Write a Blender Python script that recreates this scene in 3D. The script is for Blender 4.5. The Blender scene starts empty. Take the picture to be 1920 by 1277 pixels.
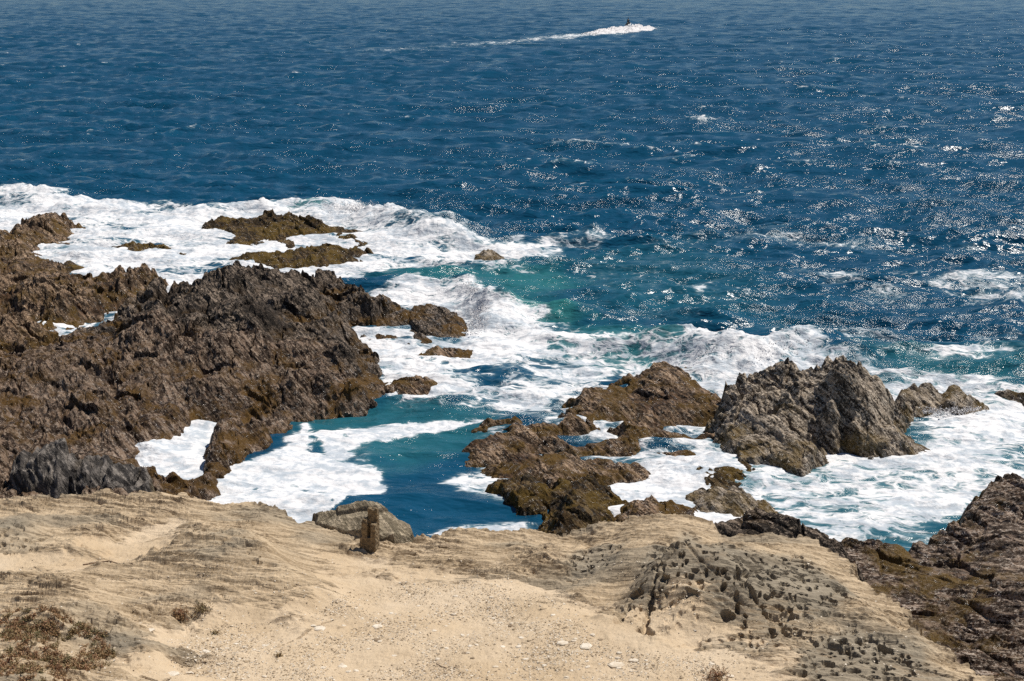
import bpy, math, random
import numpy as np
from mathutils import Vector

# ------------------------------------------------------------------ camera, light, exposure
S = bpy.context.scene
CAM_H = 14.0
FPX = 2667.0                       # focal length in photo pixels (photo 1920 x 1277)
PITCH = math.atan(698.5 / FPX)     # horizon lies 60 px above the top edge
cam = bpy.data.cameras.new('camera')
cam.sensor_width = 36.0
cam.lens = 36.0 * FPX / 1920.0
cam.clip_start = 0.3
cam.clip_end = 30000
co = bpy.data.objects.new('camera', cam)
S.collection.objects.link(co)
co.location = (0, 0, CAM_H)
co.rotation_euler = (math.pi / 2 - PITCH, 0, 0)
S.camera = co

SUN_EL = math.radians(60)
SUN_AZ = math.radians(57)          # to the right of the view direction (+Y), ahead of the camera
w = bpy.data.worlds.new('World')
S.world = w
w.use_nodes = True
nt = w.node_tree
bg = nt.nodes['Background']
sky = nt.nodes.new('ShaderNodeTexSky')
sky.sky_type = 'NISHITA'
sky.sun_disc = False
sky.sun_elevation = SUN_EL
sky.sun_rotation = SUN_AZ
sky.air_density = 1.0
sky.dust_density = 0.0
sky.ozone_density = 4.0
nt.links.new(sky.outputs[0], bg.inputs[0])
bg.inputs[1].default_value = 0.06
sl = bpy.data.lights.new('sun', 'SUN')
sl.energy = 5.0
sl.angle = math.radians(0.5)
sl.color = (1.0, 0.95, 0.87)
so = bpy.data.objects.new('sun', sl)
S.collection.objects.link(so)
sd = Vector((math.sin(SUN_AZ) * math.cos(SUN_EL), math.cos(SUN_AZ) * math.cos(SUN_EL), math.sin(SUN_EL)))
so.rotation_euler = sd.to_track_quat('Z', 'Y').to_euler()
S.view_settings.view_transform = 'Standard'
S.view_settings.look = 'None'
S.view_settings.exposure = 0.16
S.view_settings.gamma = 1.0
S.view_settings.use_curve_mapping = False
S.cycles.use_denoising = False
S.cycles.sample_clamp_indirect = 3.0
S.cycles.sample_clamp_direct = 9.0
S.cycles.max_bounces = 5
S.cycles.diffuse_bounces = 2
S.cycles.glossy_bounces = 3

# ------------------------------------------------------------------ numeric helpers
CP, SP = math.cos(PITCH), math.sin(PITCH)
F4 = np.float32


def unproj(px, py, z):
    """the point of the place at height z seen at photo pixel (px, py)"""
    a = (px - 960.0) / FPX
    b = -(py - 638.5) / FPX
    d = (a, CP + b * SP, -SP + b * CP)
    t = (z - CAM_H) / d[2]
    return (d[0] * t, d[1] * t)


def mph(px, py, z=0.0):            # metres per photo pixel there
    x, y = unproj(px, py, z)
    return math.hypot(math.hypot(x, y), CAM_H - z) / FPX


def hsh(ix, iy, seed):
    h = (ix.astype(np.int64) * 374761393 + iy.astype(np.int64) * 668265263 + seed * 1442695041) & 0x7fffffff
    h = ((h ^ (h >> 13)) * 1274126177) & 0x7fffffff
    return h ^ (h >> 16)


def rnd(ix, iy, seed):
    return ((hsh(ix, iy, seed) & 0xffff) / 65535.0).astype(F4)


_G = np.array([(math.cos(a), math.sin(a)) for a in np.linspace(0, 2 * math.pi, 17)[:16]], F4)


def perlin(x, y, seed=0):
    x = np.asarray(x, np.float64) + seed * 17.31
    y = np.asarray(y, np.float64) - seed * 9.17
    x0 = np.floor(x); y0 = np.floor(y)
    fx = (x - x0).astype(F4); fy = (y - y0).astype(F4)
    ix = x0.astype(np.int64); iy = y0.astype(np.int64)
    u = fx * fx * fx * (fx * (fx * 6 - 15) + 10)
    v = fy * fy * fy * (fy * (fy * 6 - 15) + 10)

    def g(dx, dy):
        q = _G[hsh(ix + dx, iy + dy, seed) & 15]
        return q[..., 0] * (fx - dx) + q[..., 1] * (fy - dy)
    a = g(0, 0); b = g(1, 0); c = g(0, 1); d = g(1, 1)
    r = a + u * (b - a)
    s = c + u * (d - c)
    return (r + v * (s - r)) * 1.5


def fbm(x, y, o=4, seed=0, g=0.5, l=2.03):
    t = 0; a = 1.0
    for i in range(o):
        t = t + a * perlin(x, y, seed + i)
        x = x * l; y = y * l; a *= g
    return t


def ridged(x, y, o=4, seed=0, g=0.5, l=2.1):
    t = 0; a = 1.0; n = 0
    for i in range(o):
        t = t + a * (1 - 2 * np.abs(perlin(x, y, seed + i)))
        x = x * l; y = y * l; n += a; a *= g
    return t / n


def worley(x, y, seed=0, jit=0.9):
    """F1, F2 and a random number for the nearest cell"""
    x = np.asarray(x, np.float64); y = np.asarray(y, np.float64)
    ix = np.floor(x).astype(np.int64); iy = np.floor(y).astype(np.int64)
    f1 = np.full(x.shape, 9.0, F4); f2 = f1.copy(); rr = np.zeros(x.shape, F4)
    for dx in (-1, 0, 1):
        for dy in (-1, 0, 1):
            cx = ix + dx; cy = iy + dy
            qx = cx + 0.5 + jit * (rnd(cx, cy, seed) - 0.5)
            qy = cy + 0.5 + jit * (rnd(cx, cy, seed + 7) - 0.5)
            d = np.hypot(qx - x, qy - y).astype(F4)
            r = rnd(cx, cy, seed + 13)
            near = d < f1
            f2 = np.where(near, f1, np.minimum(f2, d))
            rr = np.where(near, r, rr)
            f1 = np.where(near, d, f1)
    return f1, f2, rr


def sstep(a, b, x):
    t = np.clip((x - a) / (b - a), 0, 1)
    return t * t * (3 - 2 * t)


def sdf(x, y, poly):
    """signed distance, positive inside"""
    P = np.array(poly, np.float64)
    d2 = np.full(x.shape, 1e12)
    ins = np.zeros(x.shape, bool)
    n = len(P)
    for i in range(n):
        ax, ay = P[i]; bx, by = P[(i + 1) % n]
        ex, ey = bx - ax, by - ay
        L = ex * ex + ey * ey + 1e-12
        wx = x - ax; wy = y - ay
        t = np.clip((wx * ex + wy * ey) / L, 0, 1)
        d2 = np.minimum(d2, (wx - t * ex) ** 2 + (wy - t * ey) ** 2)
        c = ((ay <= y) != (by <= y))
        if c.any():
            xi = ax + (y - ay) / (ey if ey else 1e-9) * ex
            ins ^= c & (x < xi)
    d = np.sqrt(d2)
    return np.where(ins, d, -d)


def idw(x, y, C, p=3.0, eps=0.25):
    num = np.zeros(x.shape); den = np.zeros(x.shape)
    for cx, cy, cz in C:
        wt = 1.0 / ((x - cx) ** 2 + (y - cy) ** 2 + eps * eps) ** (p / 2)
        num += wt * cz; den += wt
    return num / den


# ------------------------------------------------------------------ object helpers
COL = S.collection


def tag(o, label=None, cat=None, group=None, kind=None):
    for k, v in (('label', label), ('category', cat), ('group', group), ('kind', kind)):
        if v:
            o[k] = v
    return o


def link(name, me, mat=None, parent=None, loc=None):
    o = bpy.data.objects.new(name, me)
    COL.objects.link(o)
    if mat:
        me.materials.append(mat)
    if parent:
        o.parent = parent
    if loc is not None:
        o.location = loc
    return o


def raw_mesh(name, V, Fa, smooth=True, attrs=None):
    me = bpy.data.meshes.new(name)
    k = Fa.shape[1]
    me.vertices.add(len(V))
    me.vertices.foreach_set('co', V.astype(F4).ravel())
    me.loops.add(Fa.size)
    me.loops.foreach_set('vertex_index', Fa.astype(np.int32).ravel())
    me.polygons.add(len(Fa))
    me.polygons.foreach_set('loop_start', np.arange(0, Fa.size, k, dtype=np.int32))
    me.polygons.foreach_set('loop_total', np.full(len(Fa), k, np.int32))
    me.polygons.foreach_set('use_smooth', np.full(len(Fa), smooth, bool))
    for an, arr in (attrs or {}).items():
        a = me.attributes.new(an, 'FLOAT_COLOR', 'POINT')
        a.data.foreach_set('color', arr.astype(F4).ravel())
    me.update(calc_edges=True)
    return me


def grid_faces(nr, nc):
    i = np.arange(nr * nc).reshape(nr, nc)
    return np.stack([i[:-1, :-1], i[:-1, 1:], i[1:, 1:], i[1:, :-1]], -1).reshape(-1, 4)


def compact(V, Fa, keepf, attrs):
    Fa = Fa[keepf]
    used = np.zeros(len(V), bool); used[Fa.ravel()] = True
    idx = np.cumsum(used) - 1
    return V[used], idx[Fa], {k: a[used] for k, a in attrs.items()}


# ------------------------------------------------------------------ material helpers
class NT:
    def __init__(s, name):
        s.m = bpy.data.materials.new(name)
        s.m.use_nodes = True
        s.t = s.m.node_tree
        s.b = s.t.nodes['Principled BSDF']

    def n(s, typ, ins=None, **kw):
        q = s.t.nodes.new(typ)
        for k, v in kw.items():
            setattr(q, k, v)
        for k, v in (ins or {}).items():
            s.put(q.inputs[k], v)
        return q

    def put(s, sock, v):
        if isinstance(v, bpy.types.NodeSocket):
            s.t.links.new(v, sock)
        else:
            if isinstance(v, tuple) and len(v) == 3 and sock.type == 'RGBA':
                v = v + (1.0,)
            sock.default_value = v

    def math(s, op, a, b=0.0, c=None, clamp=False):
        q = s.n('ShaderNodeMath', operation=op, use_clamp=clamp)
        s.put(q.inputs[0], a); s.put(q.inputs[1], b)
        if c is not None:
            s.put(q.inputs[2], c)
        return q.outputs[0]

    def mix(s, f, a, b):
        q = s.n('ShaderNodeMix', data_type='RGBA')
        s.put(q.inputs[0], f); s.put(q.inputs[6], a); s.put(q.inputs[7], b)
        return q.outputs[2]

    def rng(s, v, a, b, c=0.0, d=1.0):
        q = s.n('ShaderNodeMapRange', interpolation_type='SMOOTHSTEP')
        for i, k in enumerate((v, a, b, c, d)):
            s.put(q.inputs[i], k)
        return q.outputs[0]

    def coord(s, scale=(1, 1, 1), rot=(0, 0, 0)):
        g = s.n('ShaderNodeNewGeometry')
        vec = g.outputs['Position']
        for k, v in (('Rotation', rot), ('Scale', scale)):      # turn first, then stretch along the turned axes
            mp = s.n('ShaderNodeMapping', vector_type='POINT')
            s.put(mp.inputs[0], vec)
            mp.inputs[k].default_value = v
            vec = mp.outputs[0]
        return vec

    def noise(s, vec, scale, detail=3.0, rough=0.55, dist=0.0):
        q = s.n('ShaderNodeTexNoise', {'Scale': scale, 'Detail': detail, 'Roughness': rough, 'Distortion': dist})
        s.put(q.inputs['Vector'], vec)
        return q.outputs[0]

    def attr(s, name):
        a = s.n('ShaderNodeAttribute', attribute_name=name)
        sp = s.n('ShaderNodeSeparateColor')
        s.put(sp.inputs[0], a.outputs['Color'])
        return sp.outputs[0], sp.outputs[1], sp.outputs[2]

    def bump(s, h, strength=0.5, dist=0.05, normal=None):
        q = s.n('ShaderNodeBump', {'Strength': strength, 'Distance': dist, 'Height': h})
        if normal is not None:
            s.put(q.inputs['Normal'], normal)
        return q.outputs[0]


def sea_material(name='sea_water'):
    M = NT(name)
    foam, teal, calm = M.attr('water')
    iso = M.coord()
    ani = M.coord(scale=(0.55, 1.0, 1.0), rot=(0, 0, 0.12))
    # lacy foam: a warped web of thin bubbles that fills in where the coverage grows
    warp = M.n('ShaderNodeTexNoise', {'Scale': 0.9, 'Detail': 2.0})
    M.put(warp.inputs['Vector'], iso)
    wv = M.n('ShaderNodeVectorMath', operation='MULTIPLY_ADD')
    M.put(wv.inputs[0], warp.outputs[1]); wv.inputs[1].default_value = (1.3, 1.3, 0); M.put(wv.inputs[2], ani)
    vo = M.n('ShaderNodeTexVoronoi', {'Scale': 2.3}, feature='DISTANCE_TO_EDGE')
    M.put(vo.inputs['Vector'], wv.outputs[0])
    web = M.rng(vo.outputs[0], 0.0, 0.30, 1.0, 0.0)
    vo2 = M.n('ShaderNodeTexVoronoi', {'Scale': 7.0}, feature='DISTANCE_TO_EDGE')
    M.put(vo2.inputs['Vector'], wv.outputs[0])
    web2 = M.rng(vo2.outputs[0], 0.0, 0.32, 1.0, 0.0)
    n1 = M.noise(wv.outputs[0], 1.6, 5.0, 0.62)
    n2 = M.noise(ani, 7.0, 3.0, 0.6)
    pat = M.math('ADD', M.math('MULTIPLY', web, 0.22), M.math('MULTIPLY', web2, 0.12))
    pat = M.math('ADD', pat, M.math('MULTIPLY', n1, 1.0))
    pat = M.math('ADD', pat, M.math('MULTIPLY', n2, 0.35))        # about 0.4 .. 1.3, mean ~0.85
    v = M.math('ADD', M.math('MULTIPLY', M.math('SUBTRACT', pat, 0.81), 1.5), M.math('MULTIPLY', foam, 1.5))
    f = M.rng(v, 0.62, 1.02)
    f = M.math('MULTIPLY', f, M.rng(foam, 0.03, 0.14))
    f_soft = M.math('MULTIPLY', M.rng(v, 0.2, 1.0), M.math('MULTIPLY', foam, 0.75))
    tn = M.noise(ani, 0.35, 3.0)
    deep = M.mix(tn, (0.0020, 0.034, 0.072), (0.0045, 0.062, 0.120))
    tl = M.mix(tn, (0.012, 0.10, 0.115), (0.035, 0.18, 0.175))
    col = M.mix(teal, deep, tl)
    aer = M.mix(tn, (0.22, 0.40, 0.42), (0.42, 0.56, 0.58))
    col = M.mix(f_soft, col, aer)
    fn = M.math('ADD', M.math('MULTIPLY', M.noise(iso, 3.0, 4.0, 0.65), 0.5), M.math('MULTIPLY', M.noise(ani, 0.7, 4.0, 0.65), 0.5))
    white = M.mix(M.rng(fn, 0.41, 0.56), (0.40, 0.44, 0.48), (0.70, 0.69, 0.69))  # bluish grey patches paint soft shading into the foam white
    col = M.mix(f, col, white)
    M.put(M.b.inputs['Base Color'], col)
    M.put(M.b.inputs['Roughness'], M.rng(f, 0.0, 0.5, 0.15, 0.85))
    M.b.inputs['IOR'].default_value = 1.333
    M.put(M.b.inputs['Specular IOR Level'], M.rng(f, 0.0, 0.6, 0.4, 0.1))
    # ripples
    r0 = M.noise(M.coord(scale=(0.5, 1.0, 1.0), rot=(0, 0, 0.2)), 0.55, 4.0, 0.6)
    r1 = M.noise(M.coord(scale=(0.6, 1.1, 1.0), rot=(0, 0, -0.25)), 2.4, 5.0, 0.65, 0.4)
    r2 = M.noise(iso, 11.0, 3.0, 0.6)
    damp = M.rng(calm, 0.0, 1.0, 1.0, 0.7)
    gust = M.rng(M.noise(M.coord(scale=(0.45, 1.0, 1.0), rot=(0, 0, 0.2)), 0.16, 4.0, 0.65), 0.36, 0.66, 0.35, 1.35)
    r1 = M.math('MULTIPLY', r1, gust); r2 = M.math('MULTIPLY', r2, gust)
    h = M.math('ADD', M.math('MULTIPLY', r0, 1.5), M.math('MULTIPLY', r1, 0.36))
    h = M.math('ADD', h, M.math('MULTIPLY', r2, 0.022))
    h = M.math('MULTIPLY', h, damp)
    h = M.math('ADD', h, M.math('MULTIPLY', M.math('MULTIPLY', f, fn), 0.12))
    M.put(M.b.inputs['Normal'], M.bump(h, 1.0, 0.34))
    return M.m


def rock_material_doc():
    '''attribute rock: brown share, wetness, lightness'''


def rock_material(name, dark, mid, light, weed, scale=1.0, rough=0.5, weedy=1.0, lightness=0.5, bump=0.06, n=(0.70, 0.25, 0.55)):
    M = NT(name)
    a, wet, lt = M.attr('rock')
    iso = M.coord()
    st = M.coord(scale=(0.7, 0.7, 7.0), rot=tuple(Vector(n).rotation_difference(Vector((0, 0, 1))).to_euler()))
    n1 = M.noise(st, 1.7 * scale, 6.0, 0.72, 0.35)
    n2 = M.noise(iso, 0.9 * scale, 4.0, 0.6)
    n3 = M.noise(iso, 14.0 * scale, 4.0, 0.7)
    n4 = M.noise(iso, 34.0 * scale, 3.0, 0.7)
    dk = M.mix(a, dark, (0.020, 0.011, 0.007)); md_ = M.mix(a, mid, (0.135, 0.076, 0.044))
    col = M.mix(M.rng(n1, 0.46, 0.60), dk, md_)
    n5 = M.noise(iso, 0.35, 3.0, 0.6)
    col = M.mix(M.math('MULTIPLY', M.rng(n5, 0.5, 0.68), 0.28), col, M.mix(0.5, light, md_))
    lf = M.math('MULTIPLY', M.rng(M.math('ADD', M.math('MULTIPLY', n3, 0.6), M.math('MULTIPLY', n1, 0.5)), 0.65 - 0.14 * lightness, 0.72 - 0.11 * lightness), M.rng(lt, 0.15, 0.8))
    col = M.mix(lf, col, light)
    st2 = M.coord(scale=(0.9, 0.9, 3.2), rot=tuple(Vector(n).rotation_difference(Vector((0, 0, 1))).to_euler()))
    n6 = M.noise(st2, 2.3 * scale, 5.0, 0.7, 0.3)
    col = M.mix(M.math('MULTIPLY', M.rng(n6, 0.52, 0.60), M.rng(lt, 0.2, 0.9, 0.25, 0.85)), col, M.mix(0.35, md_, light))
    col = M.mix(M.math('MULTIPLY', M.rng(n6, 0.50, 0.42), 0.85), col, dk)
    wf = M.math('MULTIPLY', M.rng(M.math('ADD', n2, M.math('MULTIPLY', n3, 0.4)), 0.66, 0.8), M.math('MULTIPLY', wet, weedy))
    col = M.mix(wf, col, weed)
    col = M.mix(M.math('MULTIPLY', M.rng(n4, 0.48, 0.66), 0.3), col, M.mix(0.5, col, light))  # fine light specks in the colour stand in for sparkle
    M.put(M.b.inputs['Base Color'], col)
    shine = M.math('MULTIPLY', M.rng(M.noise(iso, 7.0, 3.0, 0.65), 0.52, 0.66), M.rng(M.math('ADD', n2, M.math('MULTIPLY', wet, 0.35)), 0.50, 0.85))
    M.put(M.b.inputs['Roughness'], M.rng(shine, 0.0, 1.0, rough + 0.3, 0.24))
    M.put(M.b.inputs['Specular IOR Level'], M.rng(shine, 0.0, 1.0, 0.08, 0.65))
    h = M.math('ADD', M.math('MULTIPLY', n3, 0.9), M.math('MULTIPLY', n4, 0.5))
    h = M.math('ADD', h, M.math('MULTIPLY', n1, 0.9))
    M.put(M.b.inputs['Normal'], M.bump(h, 0.9, bump))
    return M.m


def headland_material():
    M = NT('sandstone_and_sand')
    sand, gap, grey = M.attr('rock')
    iso = M.coord()
    st = M.coord(scale=(0.5, 0.5, 4.5), rot=tuple(Vector((0.20, 0.80, 0.9)).rotation_difference(Vector((0, 0, 1))).to_euler()))
    n1 = M.noise(st, 2.0, 6.0, 0.6, 0.6)
    n2 = M.noise(iso, 0.5, 4.0, 0.6)
    n3 = M.noise(iso, 22.0, 4.0, 0.72)
    n4 = M.noise(iso, 70.0, 2.0, 0.7)
    rock = M.mix(M.rng(n1, 0.36, 0.64), (0.255, 0.185, 0.112), (0.49, 0.375, 0.245))
    rock = M.mix(M.math('MULTIPLY', M.rng(n3, 0.5, 0.68), 0.55), rock, (0.56, 0.45, 0.32))
    gr = M.mix(M.rng(n1, 0.3, 0.7), (0.165, 0.137, 0.100), (0.30, 0.25, 0.18))
    rock = M.mix(M.math('MULTIPLY', grey, M.rng(M.math('ADD', n1, n2), 0.7, 0.98)), rock, gr)
    sn = M.mix(M.rng(n2, 0.3, 0.7), (0.46, 0.345, 0.22), (0.545, 0.43, 0.30))
    sn = M.mix(M.math('MULTIPLY', M.rng(n3, 0.56, 0.72), 0.5), sn, (0.33, 0.23, 0.13))
    sn = M.mix(M.math('MULTIPLY', M.rng(n4, 0.60, 0.70), 0.6), sn, (0.66, 0.56, 0.42))
    sf = M.rng(M.math('ADD', sand, M.math('MULTIPLY', M.math('SUBTRACT', n1, 0.5), 1.5)), 0.30, 0.62)
    col = M.mix(sf, rock, sn)
    M.put(M.b.inputs['Base Color'], col)
    M.b.inputs['Roughness'].default_value = 0.9
    M.b.inputs['Specular IOR Level'].default_value = 0.2
    h = M.math('ADD', M.math('MULTIPLY', n1, M.rng(sf, 0.0, 1.0, 1.1, 0.1)), M.math('MULTIPLY', n3, 0.35))
    h = M.math('ADD', h, M.math('MULTIPLY', n4, 0.12))
    M.put(M.b.inputs['Normal'], M.bump(h, 0.9, 0.05))
    return M.m


def plain_material(name, c1, c2, scale=8.0, rough=0.8, bump=0.02, detail=4.0):
    M = NT(name)
    iso = M.coord()
    n1 = M.noise(iso, scale, detail, 0.65)
    M.put(M.b.inputs['Base Color'], M.mix(M.rng(n1, 0.35, 0.65), c1, c2))
    M.b.inputs['Roughness'].default_value = rough
    if bump:
        M.put(M.b.inputs['Normal'], M.bump(M.noise(iso, scale * 3, 4.0, 0.7), 0.8, bump))
    return M.m


# ------------------------------------------------------------------ rock relief
def strata(x, y, z, n, lam, seed, soft=0.75):
    """tilted beds: each bed rises along its dip and breaks off in a small scarp"""
    s = (x * n[0] + y * n[1] + z * n[2]) / lam
    k = np.floor(s)
    f = s - k
    amp = 0.35 + 0.65 * rnd(k.astype(np.int64), np.zeros_like(k).astype(np.int64) + seed, seed)
    t = np.where(f < soft, f / soft, (1 - f) / (1 - soft))
    return (t - 0.5) * amp


def relief_reef(x, y, z, P):
    """broken, sharp, tilted slabs of the shore reef"""
    n = P.get('n', (0.70, 0.25, 0.55)); A = P.get('amp', 1.0); sd_ = P.get('seed', 1)
    wp = 0.28 * fbm(x * 0.4, y * 0.4, 3, sd_) + 0.07 * fbm(x * 1.9, y * 1.9, 2, sd_ + 5)
    xs = x + wp; ys = y + 0.6 * wp
    big = fbm(x * 0.33, y * 0.33, 3, sd_ + 20)
    c, s = n[1], -n[0]
    l_ = math.hypot(c, s); c /= l_; s /= l_
    u = c * xs + s * ys; v = -s * xs + c * ys
    h = 0.55 * strata(xs + wp, ys - 0.5, z, n, 2.3, sd_ + 4, 0.85)
    h = h + 0.38 * strata(xs, ys, z, n, 0.95, sd_, 0.85) * (0.7 + 0.8 * fbm(u * 0.5, v * 0.3, 2, sd_ + 6))
    h = h + 0.24 * strata(xs + 0.2, ys, z, n, 0.42, sd_ + 1, 0.85) * (0.7 + 0.8 * fbm(u * 0.8, v * 0.8, 2, sd_ + 7))
    h = h + 0.11 * strata(xs, ys + 0.3, z, n, 0.17, sd_ + 2, 0.8)
    h = h + 0.20 * ridged(u * 0.30, v * 1.2, 3, sd_ + 30, 0.55)
    h = h + 0.075 * ridged(u * 1.0, v * 5.0, 3, sd_ + 35, 0.55)
    f1, f2, rr = worley(u * 0.55, v * 0.9, sd_ + 3)
    h = h + 0.42 * (rr - 0.5) * sstep(0.0, 0.07, f2 - f1)
    h = h - 0.16 * (1 - sstep(0.0, 0.08, f2 - f1))
    f1, f2, rr = worley(u * 1.5, v * 2.8, sd_ + 9)
    h = h + 0.12 * (rr - 0.5) * sstep(0.0, 0.08, f2 - f1)
    h = h + 0.018 * fbm(x * 7, y * 7, 3, sd_ + 50, 0.6)
    h = h + 0.20 * big
    return h * A


def polar_grid(x0, x1, r0, r1, dth, asp):
    th = np.arange(x0, x1 + dth, dth)
    nr = max(3, int(math.log(r1 / r0) / (dth * asp)) + 2)
    r = r0 * np.exp(np.linspace(0, math.log(r1 / r0), nr))
    R, T = np.meshgrid(r, th, indexing='ij')
    return R * np.sin(T), R * np.cos(T), nr, len(th)


DTH = 1.0 / 1422.0       # one pixel of the 1024 px render
STATS = []


def dens(rim, step):
    out = []
    n = len(rim)
    for i in range(n):
        a = rim[i]; b = rim[(i + 1) % n]
        L = math.hypot(b[0] - a[0], b[1] - a[1])
        k = max(1, int(L / step))
        for j in range(k):
            t = j / k
            out.append(tuple(a[q] * (1 - t) + b[q] * t for q in range(3)))
    return out


def make_rock(name, rim, inner, mat, label, cat='rock', P=None, group=None, fall=1.5, q=1.25, relief=relief_reef, floor=-0.55, smooth=False, eps=0.25):
    P = P or {}
    W = [unproj(*p) + (p[2],) for p in rim]
    I = [unproj(*p) + (p[2],) for p in inner]
    C = dens(W, P.get('step', 0.5)) + I * 2
    xs = np.array([p[0] for p in W]); ys = np.array([p[1] for p in W])
    th = np.arctan2(xs, ys); r = np.hypot(xs, ys)
    m = P.get('margin', 1.0)
    X, Y, nr, nc = polar_grid(th.min() - m / r.min(), th.max() + m / r.min(), r.min() - m, r.max() + m * 1.6, DTH * q, P.get('asp', 1.15))
    jag = 0.22 * fbm(X * 1.1, Y * 1.1, 4, P.get('seed', 1) + 80, 0.6) * P.get('jag', 1.0)
    d = sdf(X, Y, [(a, b) for a, b, _ in W]) + jag
    z = idw(X, Y, C, eps=eps)
    hm = P.get('flat', 1.0)
    z = z * hm
    if 'holes' in P:
        z = z - P['holes'] * sstep(0.15, 0.6, fbm(X * 0.55, Y * 0.4, 3, P['seed'] + 200)) * sstep(1.0, 0.5, z)
    z = z - fall * np.maximum(-d, 0) * (1 + 0.6 * np.maximum(-d, 0)) + P.get('lift', 0.05)
    for cp, dep_ in P.get('carve', []):
        cd = sdf(X, Y, pw(cp, 0.0)) + 0.3 * jag
        cm = sstep(-0.35, 0.15, cd)
        z = np.where(cm > 0, z * (1 - cm) + (-dep_) * cm, z)
    rel = relief(X, Y, z, P) * (0.62 + 0.5 * sstep(-0.5, 0.6, fbm(X * 0.28, Y * 0.28, 3, P.get('seed', 1) + 140)))
    env = 0.45 + 0.55 * sstep(-0.1, 0.7, z)
    if 'brown' in P:
        rel = rel * (1 - 0.2 * P['brown'](X, Y))
    z2 = z + rel * env
    # push sideways too, so that ledges lean and overhang a little
    ox = 0.05 * fbm(X * 2.6, z2 * 3.0 + Y, 3, P.get('seed', 1) + 60) * P.get('amp', 1.0)
    oy = 0.05 * fbm(Y * 2.6, z2 * 3.0 - X, 3, P.get('seed', 1) + 70) * P.get('amp', 1.0)
    if 'brown' in P:
        P['lt'] = 0.45 * P['brown'](X, Y)
    V = np.stack([X + ox, Y + oy, z2], -1).reshape(-1, 3)
    Fa = grid_faces(nr, nc)
    keep = (z2.ravel()[Fa].max(1) > floor)
    wet = 1 - sstep(P.get('wet0', 0.5), P.get('wet1', 1.6), z2 + 0.5 * fbm(X * 0.7, Y * 0.7, 3, 91))
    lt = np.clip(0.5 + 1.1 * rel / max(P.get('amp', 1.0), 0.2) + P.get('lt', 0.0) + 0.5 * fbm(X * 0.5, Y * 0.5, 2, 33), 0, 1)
    br = P['brown'](X, Y) if 'brown' in P else np.zeros_like(z2)
    at = np.stack([br + 0.0 * z2, wet, lt, np.ones_like(z2)], -1).reshape(-1, 4)
    V, Fa, at = compact(V, Fa, keep, {'rock': at})
    c = V.mean(0); c[2] = 0.0
    me = raw_mesh(name, V - c, Fa, smooth, at)
    o = link(name, me, mat, loc=tuple(float(v) for v in c))
    tag(o, label, cat, group)
    STATS.append((name, len(Fa) * 2))
    return o


# ------------------------------------------------------------------ the headland (ground)
HM = headland_material()
HRIM = [(-700, 960, 2.2), (-200, 945, 2.2), (0, 941, 2.15), (60, 938, 2.2), (130, 936, 2.2), (200, 929, 2.2), (330, 930, 2.2), (430, 944, 2.15), (500, 958, 2.1),
        (575, 973, 2.0), (600, 992, 1.85), (655, 1012, 1.8), (740, 1030, 1.8), (775, 1020, 1.9), (815, 1006, 2.0), (880, 997, 2.1), (1000, 1000, 2.1), (1040, 1006, 2.05), (1052, 1022, 1.9),
        (1075, 1010, 2.0), (1140, 986, 2.2), (1190, 975, 2.3), (1260, 962, 2.5), (1300, 966, 2.55), (1330, 992, 2.4), (1370, 1015, 2.3), (1400, 1012, 2.3), (1465, 1004, 2.35), (1500, 1012, 2.3),
        (1575, 1040, 2.3), (1610, 1085, 2.4), (1650, 1125, 2.5), (1700, 1165, 2.5), (1730, 1200, 2.6), (1800, 1250, 2.7), (1880, 1300, 2.8), (2000, 1420, 2.9), (2300, 1700, 3.2), (1700, 2600, 4.2), (900, 2900, 4.4), (0, 2600, 4.2), (-700, 1900, 3.8)]
HIN = [(100, 1000, 2.35), (30, 985, 2.6), (60, 1035, 2.45), (150, 1020, 2.6), (160, 1042, 2.4), (250, 1010, 2.2), (200, 1050, 2.25), (300, 1045, 2.3),
       (370, 1000, 3.0), (340, 1012, 2.85), (420, 1012, 3.0), (460, 1035, 3.0), (520, 1070, 2.95), (575, 1105, 2.8), (605, 1150, 2.45), (430, 1130, 2.75), (300, 1110, 2.65),
       (100, 1110, 2.9), (200, 1160, 3.1), (120, 1150, 3.2), (270, 1215, 3.15), (310, 1262, 3.0), (350, 1265, 2.6), (280, 1170, 2.65), (60, 1230, 3.4), (0, 1277, 3.6), (200, 1277, 3.3),
       (330, 1180, 2.55), (450, 1180, 2.5), (700, 1130, 2.35), (700, 1040, 2.05), (860, 1060, 2.2), (900, 1150, 2.45), (700, 1250, 2.6), (950, 1250, 2.75), (1150, 1250, 2.8), (500, 1277, 2.65), (600, 1080, 2.2), (550, 1010, 2.15), (480, 990, 2.2), (640, 1050, 2.1),
       (1040, 1100, 2.3), (1090, 1060, 2.45), (1130, 1130, 2.5), (1150, 1165, 2.45), (1200, 1040, 2.9), (1280, 1008, 3.85), (1255, 1040, 3.7), (1142, 1120, 2.5), (1135, 1150, 2.42), (1220, 1080, 3.25), (1192, 1108, 3.2), (1225, 1140, 3.15), (1172, 1150, 2.6), (1210, 1178, 2.62),
       (1350, 1035, 3.75), (1400, 1080, 3.5), (1300, 1100, 3.4), (1240, 1150, 3.0), (1220, 1185, 2.7), (1450, 1100, 3.2), (1480, 1150, 3.15), (1350, 1180, 2.9), (1300, 1210, 2.75), (1500, 1200, 2.95), (1550, 1100, 3.05), (1620, 1160, 3.0),
       (1270, 985, 2.75), (1400, 1030, 2.9), (1500, 1040, 2.7), (1680, 1200, 3.0), (1600, 1250, 3.05), (1750, 1260, 2.95), (1400, 1250, 2.95), (1300, 1277, 2.95), (1640, 1300, 3.1)]
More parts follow.
